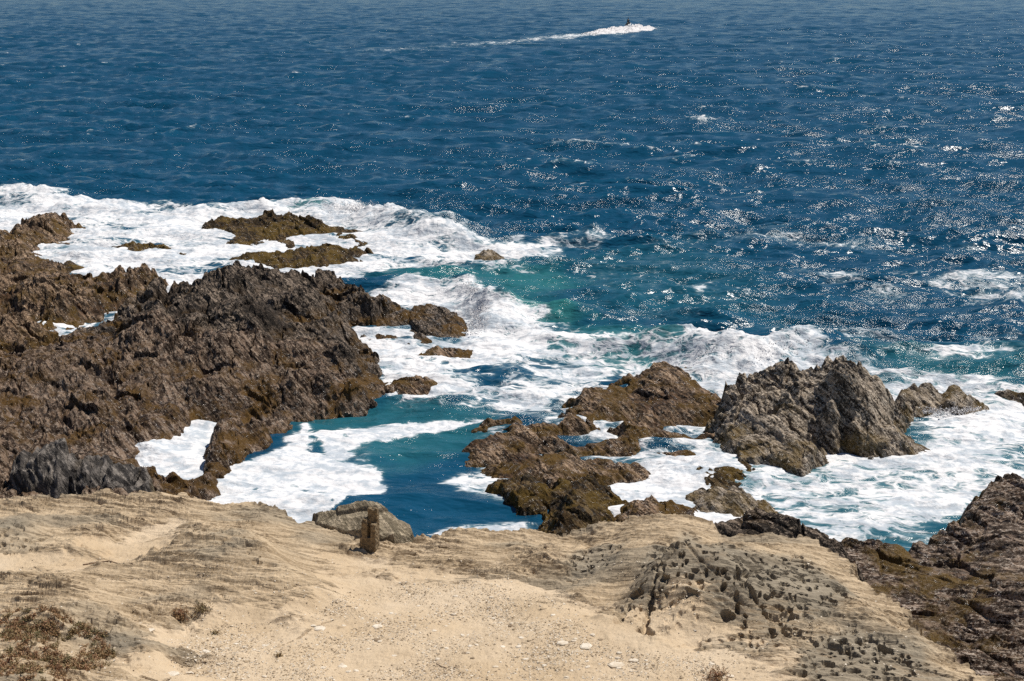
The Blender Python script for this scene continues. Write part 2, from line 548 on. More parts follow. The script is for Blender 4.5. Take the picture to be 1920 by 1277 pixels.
SANDP = [[(300, 1260), (360, 1275), (300, 1190), (420, 1165), (560, 1160), (640, 1120), (600, 1070), (660, 1050), (760, 1060), (900, 1070), (1020, 1100), (1090, 1140), (1150, 1175), (1230, 1195), (1330, 1220), (1420, 1277), (1500, 1400), (900, 1700), (200, 1500)],
         [(170, 1010), (240, 985), (330, 990), (345, 1010), (300, 1040), (230, 1055), (190, 1040)],
         [(640, 1000), (680, 1012), (770, 1028), (760, 1045), (660, 1030), (620, 1010)],
         [(0, 1045), (130, 1045), (170, 1060), (100, 1075), (0, 1065)]]
TAFP = [[(1150, 1150), (1180, 1080), (1250, 1010), (1290, 970), (1340, 995), (1420, 1020), (1500, 1015), (1580, 1050), (1620, 1110), (1560, 1150), (1500, 1200), (1440, 1220), (1330, 1205), (1220, 1190)],
        [(1480, 1210), (1600, 1180), (1700, 1210), (1790, 1270), (1760, 1330), (1500, 1330)],
        [(-60, 990), (10, 965), (100, 1000), (70, 1040), (0, 1050), (-80, 1045)],
        [(90, 1150), (170, 1120), (250, 1170), (310, 1260), (260, 1277), (150, 1180)],
        [(340, 1010), (380, 995), (470, 1030), (540, 1090), (480, 1080), (400, 1035)],
        [(1050, 1050), (1120, 1020), (1180, 1030), (1150, 1080), (1090, 1090)]]


CRACKS = [([(1288, 1010), (1245, 1060), (1222, 1110), (1208, 1155)], 0.05, 0.15),
          ([(1160, 1140), (1166, 1115), (1190, 1098)], 0.10, 0.22),
          ([(1203, 1160), (1222, 1170)], 0.12, 0.28),
          ([(1352, 1058), (1375, 1085), (1402, 1112)], 0.055, 0.14),
          ([(1402, 1130), (1440, 1160), (1475, 1180)], 0.05, 0.11),
          ([(1520, 1110), (1500, 1080), (1530, 1060)], 0.04, 0.10),
          ([(1790, 1262), (1822, 1250), (1826, 1268)], 0.07, 0.2),
          ([(520, 1172), (560, 1148), (596, 1124), (622, 1104)], 0.022, 0.07),
          ([(268, 1262), (300, 1268), (318, 1256)], 0.04, 0.10),
          ([(1100, 1112), (1135, 1118)], 0.06, 0.12)]


def linedist(x, y, pts):
    d2 = np.full(x.shape, 1e12)
    for a, b in zip(pts[:-1], pts[1:]):
        ex, ey = b[0] - a[0], b[1] - a[1]
        L = ex * ex + ey * ey + 1e-9
        t = np.clip(((x - a[0]) * ex + (y - a[1]) * ey) / L, 0, 1)
        d2 = np.minimum(d2, (x - a[0] - t * ex) ** 2 + (y - a[1] - t * ey) ** 2)
    return np.sqrt(d2)


def pw(pts, z):
    return [unproj(a, b, z) for a, b in pts]


def headland():
    W = [unproj(*p) + (p[2],) for p in HRIM]
    I = [unproj(*p) + (p[2],) for p in HIN]
    C = dens(W, 0.7) + I
    cols = np.concatenate([np.linspace(-1.2, -0.375, 60)[:-1], np.arange(-0.375, 0.375, DTH * 1.3), np.linspace(0.375, 1.2, 60)])
    r1 = 15.8 * np.exp(np.arange(0, math.log(34.0 / 15.8), DTH * 1.3 * 1.25))
    rows = np.concatenate([np.linspace(0.6, 15.8, 40)[:-1], r1])
    R, T = np.meshgrid(rows, cols, indexing='ij')
    X = R * np.sin(T); Y = R * np.cos(T)
    d = sdf(X, Y, [(a, b) for a, b, _ in W]) + 0.24 * fbm(X * 1.0, Y * 1.0, 5, 4, 0.6)
    z = idw(X, Y, C, p=3.4, eps=0.35)
    near = sstep(16.5, 2.0, R)
    z = z * (1 - near) + 12.4 * near
    z = z - 2.2 * np.maximum(-d, 0) * (1 + np.maximum(-d, 0))
    # where sand lies, tafoni weather, and bare rock stands
    sand = np.zeros(X.shape)
    for p in SANDP:
        s = sdf(X, Y, pw(p, 2.5))
        sand = np.maximum(sand, sstep(-1.0, 0.7, s + 0.75 * fbm(X * 0.7, Y * 1.3, 4, 12, 0.6)))
    taf = np.zeros(X.shape)
    for p, zz in zip(TAFP, (3.0, 3.0, 2.5, 3.1, 2.7, 2.4)):
        taf = np.maximum(taf, sstep(-0.25, 0.3, sdf(X, Y, pw(p, zz)) + 0.15 * fbm(X, Y, 2, 77)))
    rockm = 1 - sand ** 1.5
    left = sstep(-1.0, -3.0, X)
    taf = taf * rockm * (1 - 0.45 * left)
    # bedding ribs
    wp = 0.5 * fbm(X * 0.35, Y * 0.35, 3, 61) + 0.07 * fbm(X * 1.6, Y * 1.6, 2, 65)
    n = (0.20, 0.80, 0.9)
    h = 0.10 * strata(X + wp, Y + wp, z, n, 0.62, 3, 0.8)
    h = h + 0.060 * strata(X + wp, Y + wp, z, n, 0.23, 4, 0.75)
    h = h + 0.014 * strata(X + wp, Y + wp, z, n, 0.10, 5, 0.7)
    c, s_ = 0.96, -0.27
    u = c * X + s_ * Y; v = -s_ * X + c * Y
    h = h + 0.07 * ridged((u + wp) * 0.55, (v + wp) * 2.0, 5, 41, 0.6)
    h = h + 0.025 * ridged(u * 1.6, v * 5.0, 2, 44, 0.55)
    h = h * (1.45 + 0.2 * left)
    mod = 0.45 + 0.75 * sstep(-0.4, 0.5, fbm(X * 0.5, Y * 0.5, 3, 70))
    h = h * mod
    # blocky joints on the crag
    f1, f2, rr = worley((X + wp * 0.4) * 0.85, (Y + wp * 0.4) * 1.0, 21)
    jn = (1 - sstep(0.0, 0.07, f2 - f1))
    h = h * (1 - 0.55 * taf)
    h = h + taf * (1 - 0.8 * left) * (0.10 * (rr - 0.5) * sstep(0, 0.2, f2 - f1) - 0.05 * jn) 
    h = h + 0.012 * fbm(X * 9, Y * 9, 3, 51, 0.6)
    # weathering hollows
    hol = np.zeros(X.shape)
    for sc, dep, sd_, cov in ((3.6, 0.13, 5, 0.80), (6.6, 0.08, 6, 0.90), (2.2, 0.15, 8, 0.30)):
        f1, f2, rr = worley((X + 0.08 * fbm(X * 3, Y * 3, 2, 6)) * sc, (Y + 0.3 * wp) * sc * 0.72, sd_, 0.95)
        rad = 0.17 + 0.24 * rnd((rr * 9999).astype(np.int64), (rr * 77).astype(np.int64), 3)
        on = (rr < cov * (0.4 + 0.9 * sstep(-0.35, 0.5, fbm(X * 0.55, Y * 0.55, 2, 90 + sd_))))
        hol = np.maximum(hol, on * dep * sstep(rad, rad * 0.62, f1))
    hol = hol * taf
    for pts_, wd_, dp_ in CRACKS:
        ld = linedist(X, Y, pw(pts_, 3.1)) + 0.05 * fbm(X * 2.5, Y * 2.5, 3, 44)
        hol = np.maximum(hol, dp_ * sstep(wd_, wd_ * 0.3, np.maximum(ld, 0)))
    grain = 0.014 * fbm(X * 4, Y * 4, 4, 31, 0.65) + 0.05 * fbm(X * 0.45, Y * 0.45, 3, 32)
    z0 = z
    z2 = z + rockm * h + sand * grain
    # normals of the ribbed surface, to sink hollows into the faces and not straight down
    gy, gx = np.gradient(z0)
    dr = np.gradient(R, axis=0); dt = np.gradient(T, axis=1) * R
    zr = gy / dr; zt = gx / dt
    nx = -(zr * np.sin(T) + zt * np.cos(T)); ny = -(zr * np.cos(T) - zt * np.sin(T))
    nx = np.clip(nx, -1.2, 1.2); ny = np.clip(ny, -1.2, 1.2)
    ln = np.sqrt(nx ** 2 + ny ** 2 + 1)
    V = np.stack([X - hol * nx / ln, Y - hol * ny / ln, z2 - hol / ln], -1).reshape(-1, 3)
    # sand drifts into the low parts between ribs
    low = sstep(0.05, -0.07, h)
    sa = np.clip(sand + 0.95 * low * sstep(-0.45, 0.3, fbm(X * 0.4, Y * 0.4, 3, 15) + 0.15) * (1 - 0.9 * taf), 0, 1)
    grey = np.clip(taf * 0.9 + 0.7 * sstep(0.0, 0.6, fbm(X * 0.3, Y * 0.6, 3, 16)), 0, 1)
    at = np.stack([sa, hol * 4, grey, np.ones_like(z)], -1).reshape(-1, 4)
    Fa = grid_faces(len(rows), len(cols))
    keep = V[:, 2][Fa].max(1) > -0.4
    Vc, Fc, A = compact(V, Fa, keep, {'rock': at})
    me = raw_mesh('headland', Vc, Fc, False, A)
    o = link('headland', me, HM)
    o['kind'] = 'structure'
    STATS.append(('headland', len(Fc) * 2))
    Z = V[:, 2].reshape(R.shape)
    lr = np.log(r1)

    def ground(x, y):
        r = math.hypot(x, y); t = math.atan2(x, y)
        i = int(np.searchsorted(rows, r)); j = int(np.searchsorted(cols, t))
        i = min(max(i, 1), len(rows) - 1); j = min(max(j, 1), len(cols) - 1)
        return float(Z[i - 1:i + 1, j - 1:j + 1].mean())
    return ground


ground = headland()


def at_ground(px, py):
    z = 2.5
    for _ in range(6):
        x, y = unproj(px, py, z)
        z = 0.5 * z + 0.5 * ground(x, y)
    x, y = unproj(px, py, z)
    return x, y, ground(x, y)


# ------------------------------------------------------------------ the sea
FOAM = [  # polygon in the photo (at sea level), coverage, softness in metres
    ([(-200, 345), (60, 350), (110, 372), (180, 380), (300, 386), (400, 396), (520, 390), (600, 386), (680, 390), (740, 402), (800, 422), (850, 434), (900, 447), (960, 462), (1050, 470), (1010, 490), (940, 497), (860, 512), (740, 508), (680, 518), (640, 535), (560, 530), (400, 530), (330, 560), (200, 612), (100, 650), (-200, 520)], 0.84, 1.6),
    ([(880, 452), (1120, 445), (1100, 458), (1030, 470), (960, 500), (1010, 515), (930, 515), (860, 500)], 0.62, 1.6),
    ([(690, 545), (760, 530), (860, 532), (905, 545), (950, 590), (960, 640), (900, 690), (820, 740), (720, 745), (690, 690), (640, 640)], 0.84, 1.0),
    ([(900, 540), (960, 590), (1050, 612), (1130, 628), (1250, 645), (1330, 680), (1300, 710), (1180, 715), (1120, 745), (1060, 790), (920, 790), (830, 770), (730, 755), (800, 700), (900, 650)], 0.66, 1.4),
    ([(880, 600), (1000, 640), (1200, 690), (1150, 740), (1060, 780), (950, 780), (900, 720), (860, 660)], 0.70, 1.4),
    ([(1240, 632), (1300, 640), (1400, 655), (1545, 665), (1600, 690), (1580, 760), (1380, 760), (1290, 720), (1270, 680)], 0.92, 0.8),
    ([(1590, 690), (1680, 705), (1780, 705), (1850, 715), (1990, 735), (1990, 830), (1800, 830), (1650, 790)], 0.74, 1.2),
    ([(1640, 665), (1780, 655), (1990, 650), (1990, 665), (1800, 680), (1650, 690)], 0.42, 1.6),
    # thick still foam in the cove
    ([(378, 925), (430, 885), (500, 845), (548, 820), (575, 800), (600, 840), (632, 862), (660, 872), (690, 890), (722, 912), (700, 925), (650, 932), (600, 955), (590, 985), (500, 985), (400, 950)], 1.25, 0.42),
    ([(585, 832), (590, 815), (650, 800), (740, 790), (860, 792), (930, 786), (925, 798), (860, 808), (760, 818), (690, 830), (660, 846), (668, 868), (625, 872), (590, 850)], 1.10, 0.42),
    ([(650, 860), (700, 852), (715, 880), (690, 905), (640, 900)], 0.66, 0.5),
    ([(235, 930), (240, 850), (330, 820), (372, 780), (430, 780), (412, 835), (388, 880), (385, 940), (300, 950)], 1.05, 0.25),
    ([(200, 600), (250, 570), (330, 530), (340, 545), (260, 585), (110, 645)], 1.0, 0.2),
    # lace by the reef and at the foot of the ledge
    ([(840, 905), (860, 885), (900, 882), (960, 905), (975, 935), (940, 948), (880, 930)], 0.60, 0.5),
    ([(800, 1000), (850, 985), (960, 978), (1010, 985), (1005, 1002), (900, 1004), (820, 1012)], 0.60, 0.3),
    ([(700, 870), (740, 850), (800, 860), (760, 890), (720, 905)], 0.42, 0.5),
    ([(900, 800), (1000, 780), (960, 850), (930, 890), (890, 870)], 0.48, 0.6),
    ([(1120, 900), (1230, 845), (1350, 845), (1500, 880), (1540, 850), (1660, 850), (1760, 850), (1690, 790), (1760, 775), (1990, 770), (1990, 920), (1870, 900), (1835, 1000), (1760, 1030), (1570, 1060), (1480, 1050), (1300, 1010), (1120, 1000)], 0.77, 0.8),
    ([(1500, 850), (1700, 850), (1760, 900), (1640, 960), (1520, 940)], 0.80, 1.0),
    ([(1040, 760), (1360, 700), (1400, 900), (1160, 990), (980, 960), (930, 850)], 0.55, 0.8),
    # streaks on the open sea, right
    ([(1180, 440), (1400, 425), (1560, 450), (1780, 455), (1990, 470), (1990, 500), (1750, 480), (1500, 470), (1250, 460)], 0.24, 2.5),
    ([(1480, 520), (1700, 505), (1990, 520), (1990, 600), (1800, 570), (1650, 560)], 0.36, 2.0),
    ([(1260, 535), (1340, 533), (1360, 545), (1300, 552)], 0.55, 0.8),
    ([(1380, 610), (1600, 615), (1760, 625), (1990, 610), (1990, 640), (1700, 650), (1480, 640)], 0.30, 1.4),
    ([(1000, 500), (1300, 480), (1450, 520), (1400, 600), (1200, 610), (1060, 590)], 0.17, 2.5),
    # wake of the jet ski
    ([(980, 73), (1050, 66), (1120, 60), (1235, 52), (1180, 64), (1060, 73), (990, 80)], 0.54, 5.5),
    ([(840, 85), (900, 80), (1010, 71), (1010, 78), (900, 88)], 0.44, 6.0),
    ([(640, 97), (740, 91), (870, 82), (870, 90), (740, 99)], 0.34, 7.0),
]
OPEN = [([(700, 522), (760, 508), (860, 510), (1000, 520), (1010, 545), (900, 540), (800, 530)], 0.55),
        ([(590, 776), (720, 752), (900, 775), (1000, 782), (905, 800), (930, 786), (860, 792), (740, 790), (640, 802), (590, 815)], 0.65),
        ([(740, 820), (860, 806), (890, 850), (880, 880), (740, 905), (700, 850)], 0.9)]
TEAL = [([(560, 388), (640, 392), (620, 410), (560, 404)], 0.8, 0.8),
        ([(680, 520), (760, 506), (900, 508), (1060, 500), (1120, 540), (1000, 560), (900, 548), (780, 532)], 0.75, 2.0),
        ([(900, 570), (1000, 570), (1110, 585), (1100, 620), (1000, 615), (930, 600)], 1.0, 1.0),
        ([(1050, 610), (1280, 630), (1320, 680), (1150, 700), (1020, 660)], 0.7, 1.5),
        ([(550, 780), (720, 750), (930, 770), (1000, 785), (920, 830), (840, 850), (720, 870), (560, 850)], 0.5, 1.2),
        ([(1150, 880), (1990, 760), (1990, 1050), (1150, 1000)], 0.35, 1.5),
        ([(1600, 660), (1990, 650), (1990, 780), (1700, 760)], 0.45, 2.5),
        ([(950, 480), (1300, 460), (1500, 600), (1100, 610)], 0.22, 4.0)]
SWELL = [  # breaking crests: line in the photo, height, width
    ([(1250, 660), (1330, 690), (1420, 690), (1520, 672), (1600, 690)], 0.85, 1.1),
    ([(1010, 640), (1090, 655), (1180, 672)], 0.30, 0.8),
    ([(620, 400), (700, 415), (760, 430), (830, 450)], 0.75, 1.8),
    ([(880, 545), (920, 575), (930, 610)], 0.55, 0.9),
    ([(940, 585), (1020, 592), (1110, 600)], 0.40, 0.9),
    ([(560, 396), (480, 398), (380, 405)], 0.40, 1.4),
    ([(1680, 722), (1780, 716), (1880, 728)], 0.40, 1.0),
    ([(1700, 665), (1800, 662), (1900, 668)], 0.30, 1.2),
    ([(0, 372), (90, 380), (200, 392)], 0.40, 1.6)]


def sea(far=False):
    if far:
        dc = DTH * 2.3
        rows = [114.0]
        while rows[-1] < 720:
            rows.append(rows[-1] + max(0.62, 0.0042 * rows[-1]))
        rows = np.concatenate([rows, rows[-1] * np.exp(np.geomspace(0.005, math.log(17), 40))])
    else:
        dc = DTH * 1.35
        dep = np.arange(math.atan(CAM_H / 25.0), math.atan(CAM_H / 118.8), -DTH * 0.85)
        rows = CAM_H / np.tan(dep)
    cols = np.concatenate([np.linspace(-1.25, -0.375, 60)[:-1], np.arange(-0.375, 0.375, dc), np.linspace(0.375, 1.25, 60)])
    R, T = np.meshgrid(rows, cols, indexing='ij')
    X = R * np.sin(T); Y = R * np.cos(T)
    cell = np.where(R < 118, np.maximum(R * R / CAM_H * DTH * 0.85, 0.02), np.maximum(0.62, 0.0042 * R))
    foam = np.zeros(X.shape); calm = np.zeros(X.shape); teal = np.zeros(X.shape)
    nf = int(np.searchsorted(rows, 420.0))          # everything painted lies nearer than this
    x = X[:nf]; y = Y[:nf]
    wob = 1.1 * fbm(x * 0.35, y * 0.35, 4, 140, 0.6)
    near = int(np.searchsorted(rows, 117.9))
    if far:
        near = 1
    for poly, cv, soft in FOAM:
        P = np.array(pw(poly, 0.0))
        rr = np.hypot(P[:, 0], P[:, 1])
        tt = np.arctan2(P[:, 0], P[:, 1])
        i0 = max(0, int(np.searchsorted(rows, rr.min() - 3 * soft - 1))); i1 = min(nf, int(np.searchsorted(rows, rr.max() + 3 * soft + 1)))
        j0 = max(0, int(np.searchsorted(cols, tt.min() - (3 * soft + 1) / rr.min()))); j1 = int(np.searchsorted(cols, tt.max() + (3 * soft + 1) / rr.min()))
        sl = (slice(i0, i1), slice(j0, j1))
        d = sdf(X[sl], Y[sl], P) + wob[i0:i1, j0:j1] * min(soft, 1.0) * (0.9 if soft > 0.3 else 0.35)
        foam[sl] = np.maximum(foam[sl], cv * sstep(-soft, soft, d))
    if not far:
        m1 = fbm(X * 0.22, Y * 0.30, 4, 150, 0.62); m2 = fbm(X * 0.9, Y * 1.5, 3, 160, 0.6)
        thick = np.clip((foam - 0.98) * 8, 0, 1)
        foam = np.where(foam > 0.02, np.clip(foam * (0.86 + 0.14 * thick) + (0.34 * m1 + 0.14 * m2) * (1 - 0.75 * thick) * sstep(0, 0.4, foam), 0, 1.3), 0)
        lace = worley((X + 0.3 * m1) * 1.1, (Y + 0.5 * m2) * 0.8, 170)[0]
        foam = foam - 0.75 * thick * sstep(0.30, 0.12, lace) * sstep(-0.1, 0.5, m2 + m1)
    for poly, a in OPEN:
        d = sdf(X[:near], Y[:near], pw(poly, 0.0)) + 0.25 * wob[:near]
        foam[:near] *= 1 - a * sstep(-0.3, 0.5, d)
    for poly, a, soft in TEAL:
        d = sdf(X[:near], Y[:near], pw(poly, 0.0)) + 0.8 * wob[:near]
        teal[:near] = np.maximum(teal[:near], a * sstep(-soft, soft, d))
    cove = sstep(-1.0, 1.0, sdf(X[:near], Y[:near], pw([(250, 1000), (270, 880), (400, 790), (560, 770), (900, 770), (960, 860), (1010, 1010), (700, 1060)], 0)))
    basin = sstep(-1.0, 1.5, sdf(X[:near], Y[:near], pw([(1150, 1060), (1120, 900), (1300, 830), (1700, 800), (1990, 790), (2100, 1000), (1700, 1060)], 0)))
    shore = sstep(-3.0, 3.0, sdf(X[:near], Y[:near], pw([(-400, 400), (600, 400), (900, 520), (1200, 660), (1990, 720), (2300, 1100), (900, 1200), (-400, 1000)], 0)))
    calm[:near] = np.maximum(cove, 0.55 * basin)
    wav = np.ones(X.shape)
    wav[:near] = (1 - 0.45 * cove) * (1 - 0.5 * basin) * (1 - 0.35 * shore)
    # directional chop
    rg = np.random.RandomState(5)
    Z = np.zeros(X.shape); DX = np.zeros(X.shape); DY = np.zeros(X.shape)
    mod = 0.75 + 0.55 * fbm(X * 0.035, Y * 0.05, 3, 200)
    for i in range(60):
        lam = 0.55 * (24.0 ** (i / 59.0)) * rg.uniform(0.9, 1.1)
        a = rg.normal(-math.pi / 2 + 0.15, 0.55)
        k = 2 * math.pi / lam
        A = 0.0145 * lam ** 0.48 * rg.uniform(0.6, 1.3)
        lim = lam / 2.2
        hi = int(np.searchsorted(np.maximum.accumulate(cell[:, 0]), lim * 1.6))
        if hi < 2:
            continue
        xs = X[:hi]; ys = Y[:hi]
        att = sstep(lim * 1.6, lim * 0.6, cell[:hi]) * A * mod[:hi]
        ph = k * (xs * math.cos(a) + ys * math.sin(a)) + rg.uniform(0, 6.28)
        if lam > 2:
            ph = ph + 1.3 * perlin(xs / lam * 0.35, ys / lam * 0.35, i + 300)
        s, c = np.sin(ph), np.cos(ph)
        Z[:hi] += att * s
        DX[:hi] += att * c * math.cos(a) * 0.75
        DY[:hi] += att * c * math.sin(a) * 0.75
    # short crested ridges
    c, s_ = math.cos(0.12), math.sin(0.12)
    u = c * X - s_ * Y; v = s_ * X + c * Y
    for lam, A, sd_ in ((5.2, 0.34, 400), (2.8, 0.30, 410), (1.5, 0.19, 415), (0.8, 0.09, 420)):
        att = sstep(lam * 0.8, lam * 0.25, cell)
        hi = int(np.searchsorted(np.maximum.accumulate(cell[:, 0]), lam * 0.8))
        q = 1 - np.abs(perlin(u[:hi] / lam * 0.36 + 0.4 * perlin(u[:hi] / 6, v[:hi] / 6, sd_ + 5), v[:hi] / lam, sd_)) * 2
        Z[:hi] += A * att[:hi] * (q - 0.45) * np.where(q > 0.45, 1.15, 0.8)
    if far:
        Z = Z - 0.6 * sstep(118.5, 116.5, R)
    Z *= wav; DX *= wav; DY *= wav
    # breaking crests and churned water
    for line, H, wd in SWELL:
        L = linedist(X[:near], Y[:near], pw(line, 0.0)) + 0.35 * wob[:near]
        Z[:near] += H * np.exp(-(np.maximum(L, 0) / wd) ** 2)
    fr = np.clip((foam[:near] - 0.55) / 0.4, 0, 1) * (1 - cove)
    xn, yn = X[:near], Y[:near]
    bil = 0.16 * np.abs(perlin(xn * 0.8, yn * 1.2, 500)) + 0.12 * np.abs(perlin(xn * 2.1, yn * 2.6, 501)) + 0.07 * np.abs(perlin(xn * 5.1, yn * 5.6, 502)) + 0.035 * np.abs(perlin(xn * 11, yn * 12, 503))
    big = np.clip(Z[:near] - 0.25, 0, 0.6)
    Z[:near] += fr * bil * (0.55 + 1.1 * big)
    # white caps on the steepest crests
    q = Z / (0.03 + 0.16 * wav)
    cap = sstep(2.6, 3.5, q + 0.7 * fbm(X * 0.05, Y * 0.07, 2, 600) + 0.9 * fbm(X * 0.9, Y * 0.9, 2, 601)) * sstep(60, 90, R) * sstep(500, 300, R)
    foam = np.maximum(foam, 0.40 * cap)
    V = np.stack([X + DX, Y + DY, Z], -1).reshape(-1, 3)
    at = np.stack([foam, teal, calm, np.ones_like(Z)], -1).reshape(-1, 4)
    Fa = grid_faces(len(rows), len(cols))
    me = raw_mesh('sea', V, Fa, True, {'water': at})
    o = link('sea', me, sea_material())
    o['kind'] = 'structure'
    STATS.append(('sea', len(Fa) * 2))


sea()
sea(True)

# ------------------------------------------------------------------ the reef, rock by rock
DARK = rock_material('wet_dark_rock', (0.006, 0.005, 0.0045), (0.038, 0.026, 0.019), (0.32, 0.25, 0.19), (0.085, 0.045, 0.010), lightness=0.85, rough=0.42)
BROWN = rock_material('brown_weedy_rock', (0.013, 0.007, 0.004), (0.095, 0.048, 0.024), (0.42, 0.30, 0.20), (0.085, 0.048, 0.010), lightness=0.9, rough=0.42)
TAN = rock_material('barnacled_tan_rock', (0.024, 0.017, 0.012), (0.17, 0.122, 0.082), (0.56, 0.47, 0.37), (0.12, 0.075, 0.016), lightness=1.05, rough=0.45, weedy=0.75)
OLIVE = rock_material('olive_weedy_rock', (0.014, 0.009, 0.005), (0.075, 0.042, 0.015), (0.26, 0.19, 0.10), (0.09, 0.055, 0.011), lightness=0.4, rough=0.42, weedy=1.4)
GREY = rock_material('grey_sea_boulder', (0.03, 0.027, 0.026), (0.15, 0.13, 0.115), (0.33, 0.29, 0.25), (0.10, 0.07, 0.03), lightness=0.5, rough=0.5)
SHELF = rock_material('brown_shelf_rock', (0.020, 0.010, 0.006), (0.15, 0.082, 0.045), (0.52, 0.43, 0.35), (0.10, 0.06, 0.015), lightness=0.8, rough=0.42, n=(0.15, 0.6, 0.8))
SLAB = rock_material('pale_grey_ledge', (0.17, 0.14, 0.095), (0.32, 0.26, 0.18), (0.50, 0.41, 0.29), (0.2, 0.16, 0.1), lightness=0.8, rough=0.6, weedy=0.2)

make_rock('rock_outcrop',
          [(-260, 470, 0.9), (-120, 440, 0.9), (0, 436, 0.8), (18, 440, 0.6), (40, 425, 0.6), (65, 404, 0.7), (112, 405, 0.6), (165, 426, 0.25), (168, 438, 0.0), (125, 446, 0.0), (128, 466, 0.0), (70, 480, 0.0), (104, 498, 0.3), (125, 520, 0.4),
           (180, 522, 0.5), (250, 505, 0.8), (300, 511, 0.7), (318, 520, 0.3), (316, 532, 0.0), (268, 562, 0.0), (200, 592, 0.0), (115, 632, 0.0), (60, 655, 0.5), (0, 690, 0.8), (-260, 780, 0.8)],
          [(80, 420, 0.75), (30, 460, 0.8), (20, 500, 1.0), (60, 540, 1.3), (120, 560, 1.1), (0, 600, 1.3), (240, 530, 0.7), (180, 560, 0.6), (60, 620, 0.7), (110, 510, 0.4)],
          BROWN, 'brown weed covered rock mass at the left edge beyond the narrow foam channel', P={'seed': 1})
make_rock('rock_outcrop',
          [(-300, 740, 0.8), (0, 665, 0.8), (60, 655, 0.4), (120, 636, 0.1), (205, 604, 0.4), (250, 573, 0.8), (330, 534, 1.2), (400, 528, 1.5), (415, 512, 1.6), (442, 500, 1.7), (480, 503, 1.6), (510, 516, 1.4), (560, 520, 1.3), (600, 522, 1.0), (650, 530, 0.9), (680, 545, 0.5), (660, 552, 0.6), (700, 570, 1.0), (700, 590, 0.7),
           (690, 608, 0.3), (655, 628, 0.2), (668, 646, 0.3), (692, 668, 0.2), (708, 705, 0.1), (718, 745, 0.0), (680, 765, 0.0), (590, 771, 0.0), (545, 800, 0.0), (500, 830, 0.0), (420, 880, 0.0), (385, 915, 0.0), (372, 960, 0.0), (330, 965, 0.3), (290, 985, 0.9), (-300, 1000, 1.2)],
          [(440, 530, 1.7), (350, 560, 1.6), (480, 570, 1.9), (560, 560, 1.5), (640, 590, 1.5), (300, 610, 1.4), (420, 640, 1.5), (560, 640, 1.3), (640, 660, 1.0), (600, 700, 1.0), (660, 720, 0.7), (500, 700, 0.9), (540, 690, 0.7), (400, 710, 1.1), (560, 740, 0.6), (480, 780, 0.8), (430, 830, 0.7),
           (200, 680, 1.0), (100, 700, 0.9), (0, 720, 0.8), (250, 740, 1.0), (150, 770, 0.7), (50, 800, 0.7), (330, 760, 0.8), (280, 780, 0.7), (200, 820, 0.5), (60, 840, 0.6), (395, 785, 0.5), (385, 820, -0.35), (375, 838, -0.5), (350, 860, -0.5), (325, 880, -0.5), (350, 885, -0.5), (292, 902, -0.5), (330, 905, -0.4), (300, 855, 0.5), (270, 872, 0.7), (345, 820, 0.6), (320, 840, 0.45), (360, 790, 0.7), (430, 800, 0.6), (395, 910, 0.4), (380, 900, 0.4), (415, 845, 0.6), (400, 890, 0.5), (400, 870, 0.45), (410, 850, 0.5),
           (100, 890, 1.1), (200, 890, 1.1), (0, 890, 1.0), (230, 930, 1.0), (60, 850, 0.8), (150, 860, 0.8), (250, 870, 0.5)],
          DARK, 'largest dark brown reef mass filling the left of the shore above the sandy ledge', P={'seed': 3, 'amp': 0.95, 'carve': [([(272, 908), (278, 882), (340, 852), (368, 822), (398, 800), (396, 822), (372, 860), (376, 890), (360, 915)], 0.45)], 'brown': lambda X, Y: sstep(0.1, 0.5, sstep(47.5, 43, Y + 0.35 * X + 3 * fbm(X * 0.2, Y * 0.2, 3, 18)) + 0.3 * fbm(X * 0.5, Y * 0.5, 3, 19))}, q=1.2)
make_rock('sea_rock',
          [(380, 436, 0.0), (384, 418, 0.5), (412, 402, 0.75), (470, 408, 0.6), (510, 401, 0.75), (545, 404, 0.7), (600, 418, 0.5), (640, 428, 0.4), (665, 430, 0.35), (692, 442, 0.1), (700, 458, 0.0), (660, 463, 0.0), (620, 453, 0.0), (560, 452, 0.0), (545, 464, 0.0), (500, 452, 0.15), (470, 468, 0.0), (430, 468, 0.0), (422, 448, 0.0)],
          [(430, 425, 0.6), (500, 425, 0.55), (560, 430, 0.45), (650, 442, 0.3)],
          OLIVE, 'farthest olive brown sea rock, long and low in breaking foam', P={'seed': 5, 'amp': 0.75, 'margin': 1.2, 'lift': 0.0})
make_rock('sea_rock',
          [(428, 492, 0.0), (436, 482, 0.25), (470, 474, 0.45), (520, 469, 0.5), (580, 462, 0.55), (640, 464, 0.45), (694, 468, 0.35), (700, 482, 0.0), (690, 492, 0.0), (620, 500, 0.0), (580, 509, 0.0), (520, 506, 0.0), (500, 495, 0.1), (450, 497, 0.0)],
          [(500, 485, 0.3), (600, 480, 0.5), (650, 478, 0.4)],
          OLIVE, 'olive brown sea rock just in front of the farthest one, above the dark reef', P={'seed': 6, 'amp': 0.6, 'lift': -0.03, 'jag': 0.7})
make_rock('sea_rock', [(213, 469, 0.0), (235, 460, 0.2), (262, 457, 0.25), (290, 463, 0.15), (320, 474, 0.1), (345, 482, 0.0), (305, 482, 0.0), (240, 477, 0.0)],
          [(265, 466, 0.2)], OLIVE, 'small flat olive rock awash in foam between the two far rock masses', P={'seed': 7, 'amp': 0.62, 'jag': 1.1, 'lift': 0.1}, fall=0.45)
make_rock('sea_rock', [(112, 502, 0.0), (130, 496, 0.1), (150, 500, 0.1), (162, 508, 0.0), (130, 510, 0.0)],
          [(135, 503, 0.15)], OLIVE, 'tiny weedy rock tip in foam beside the left rock mass', P={'seed': 8, 'amp': 0.62, 'jag': 1.1, 'lift': 0.1}, fall=0.45)
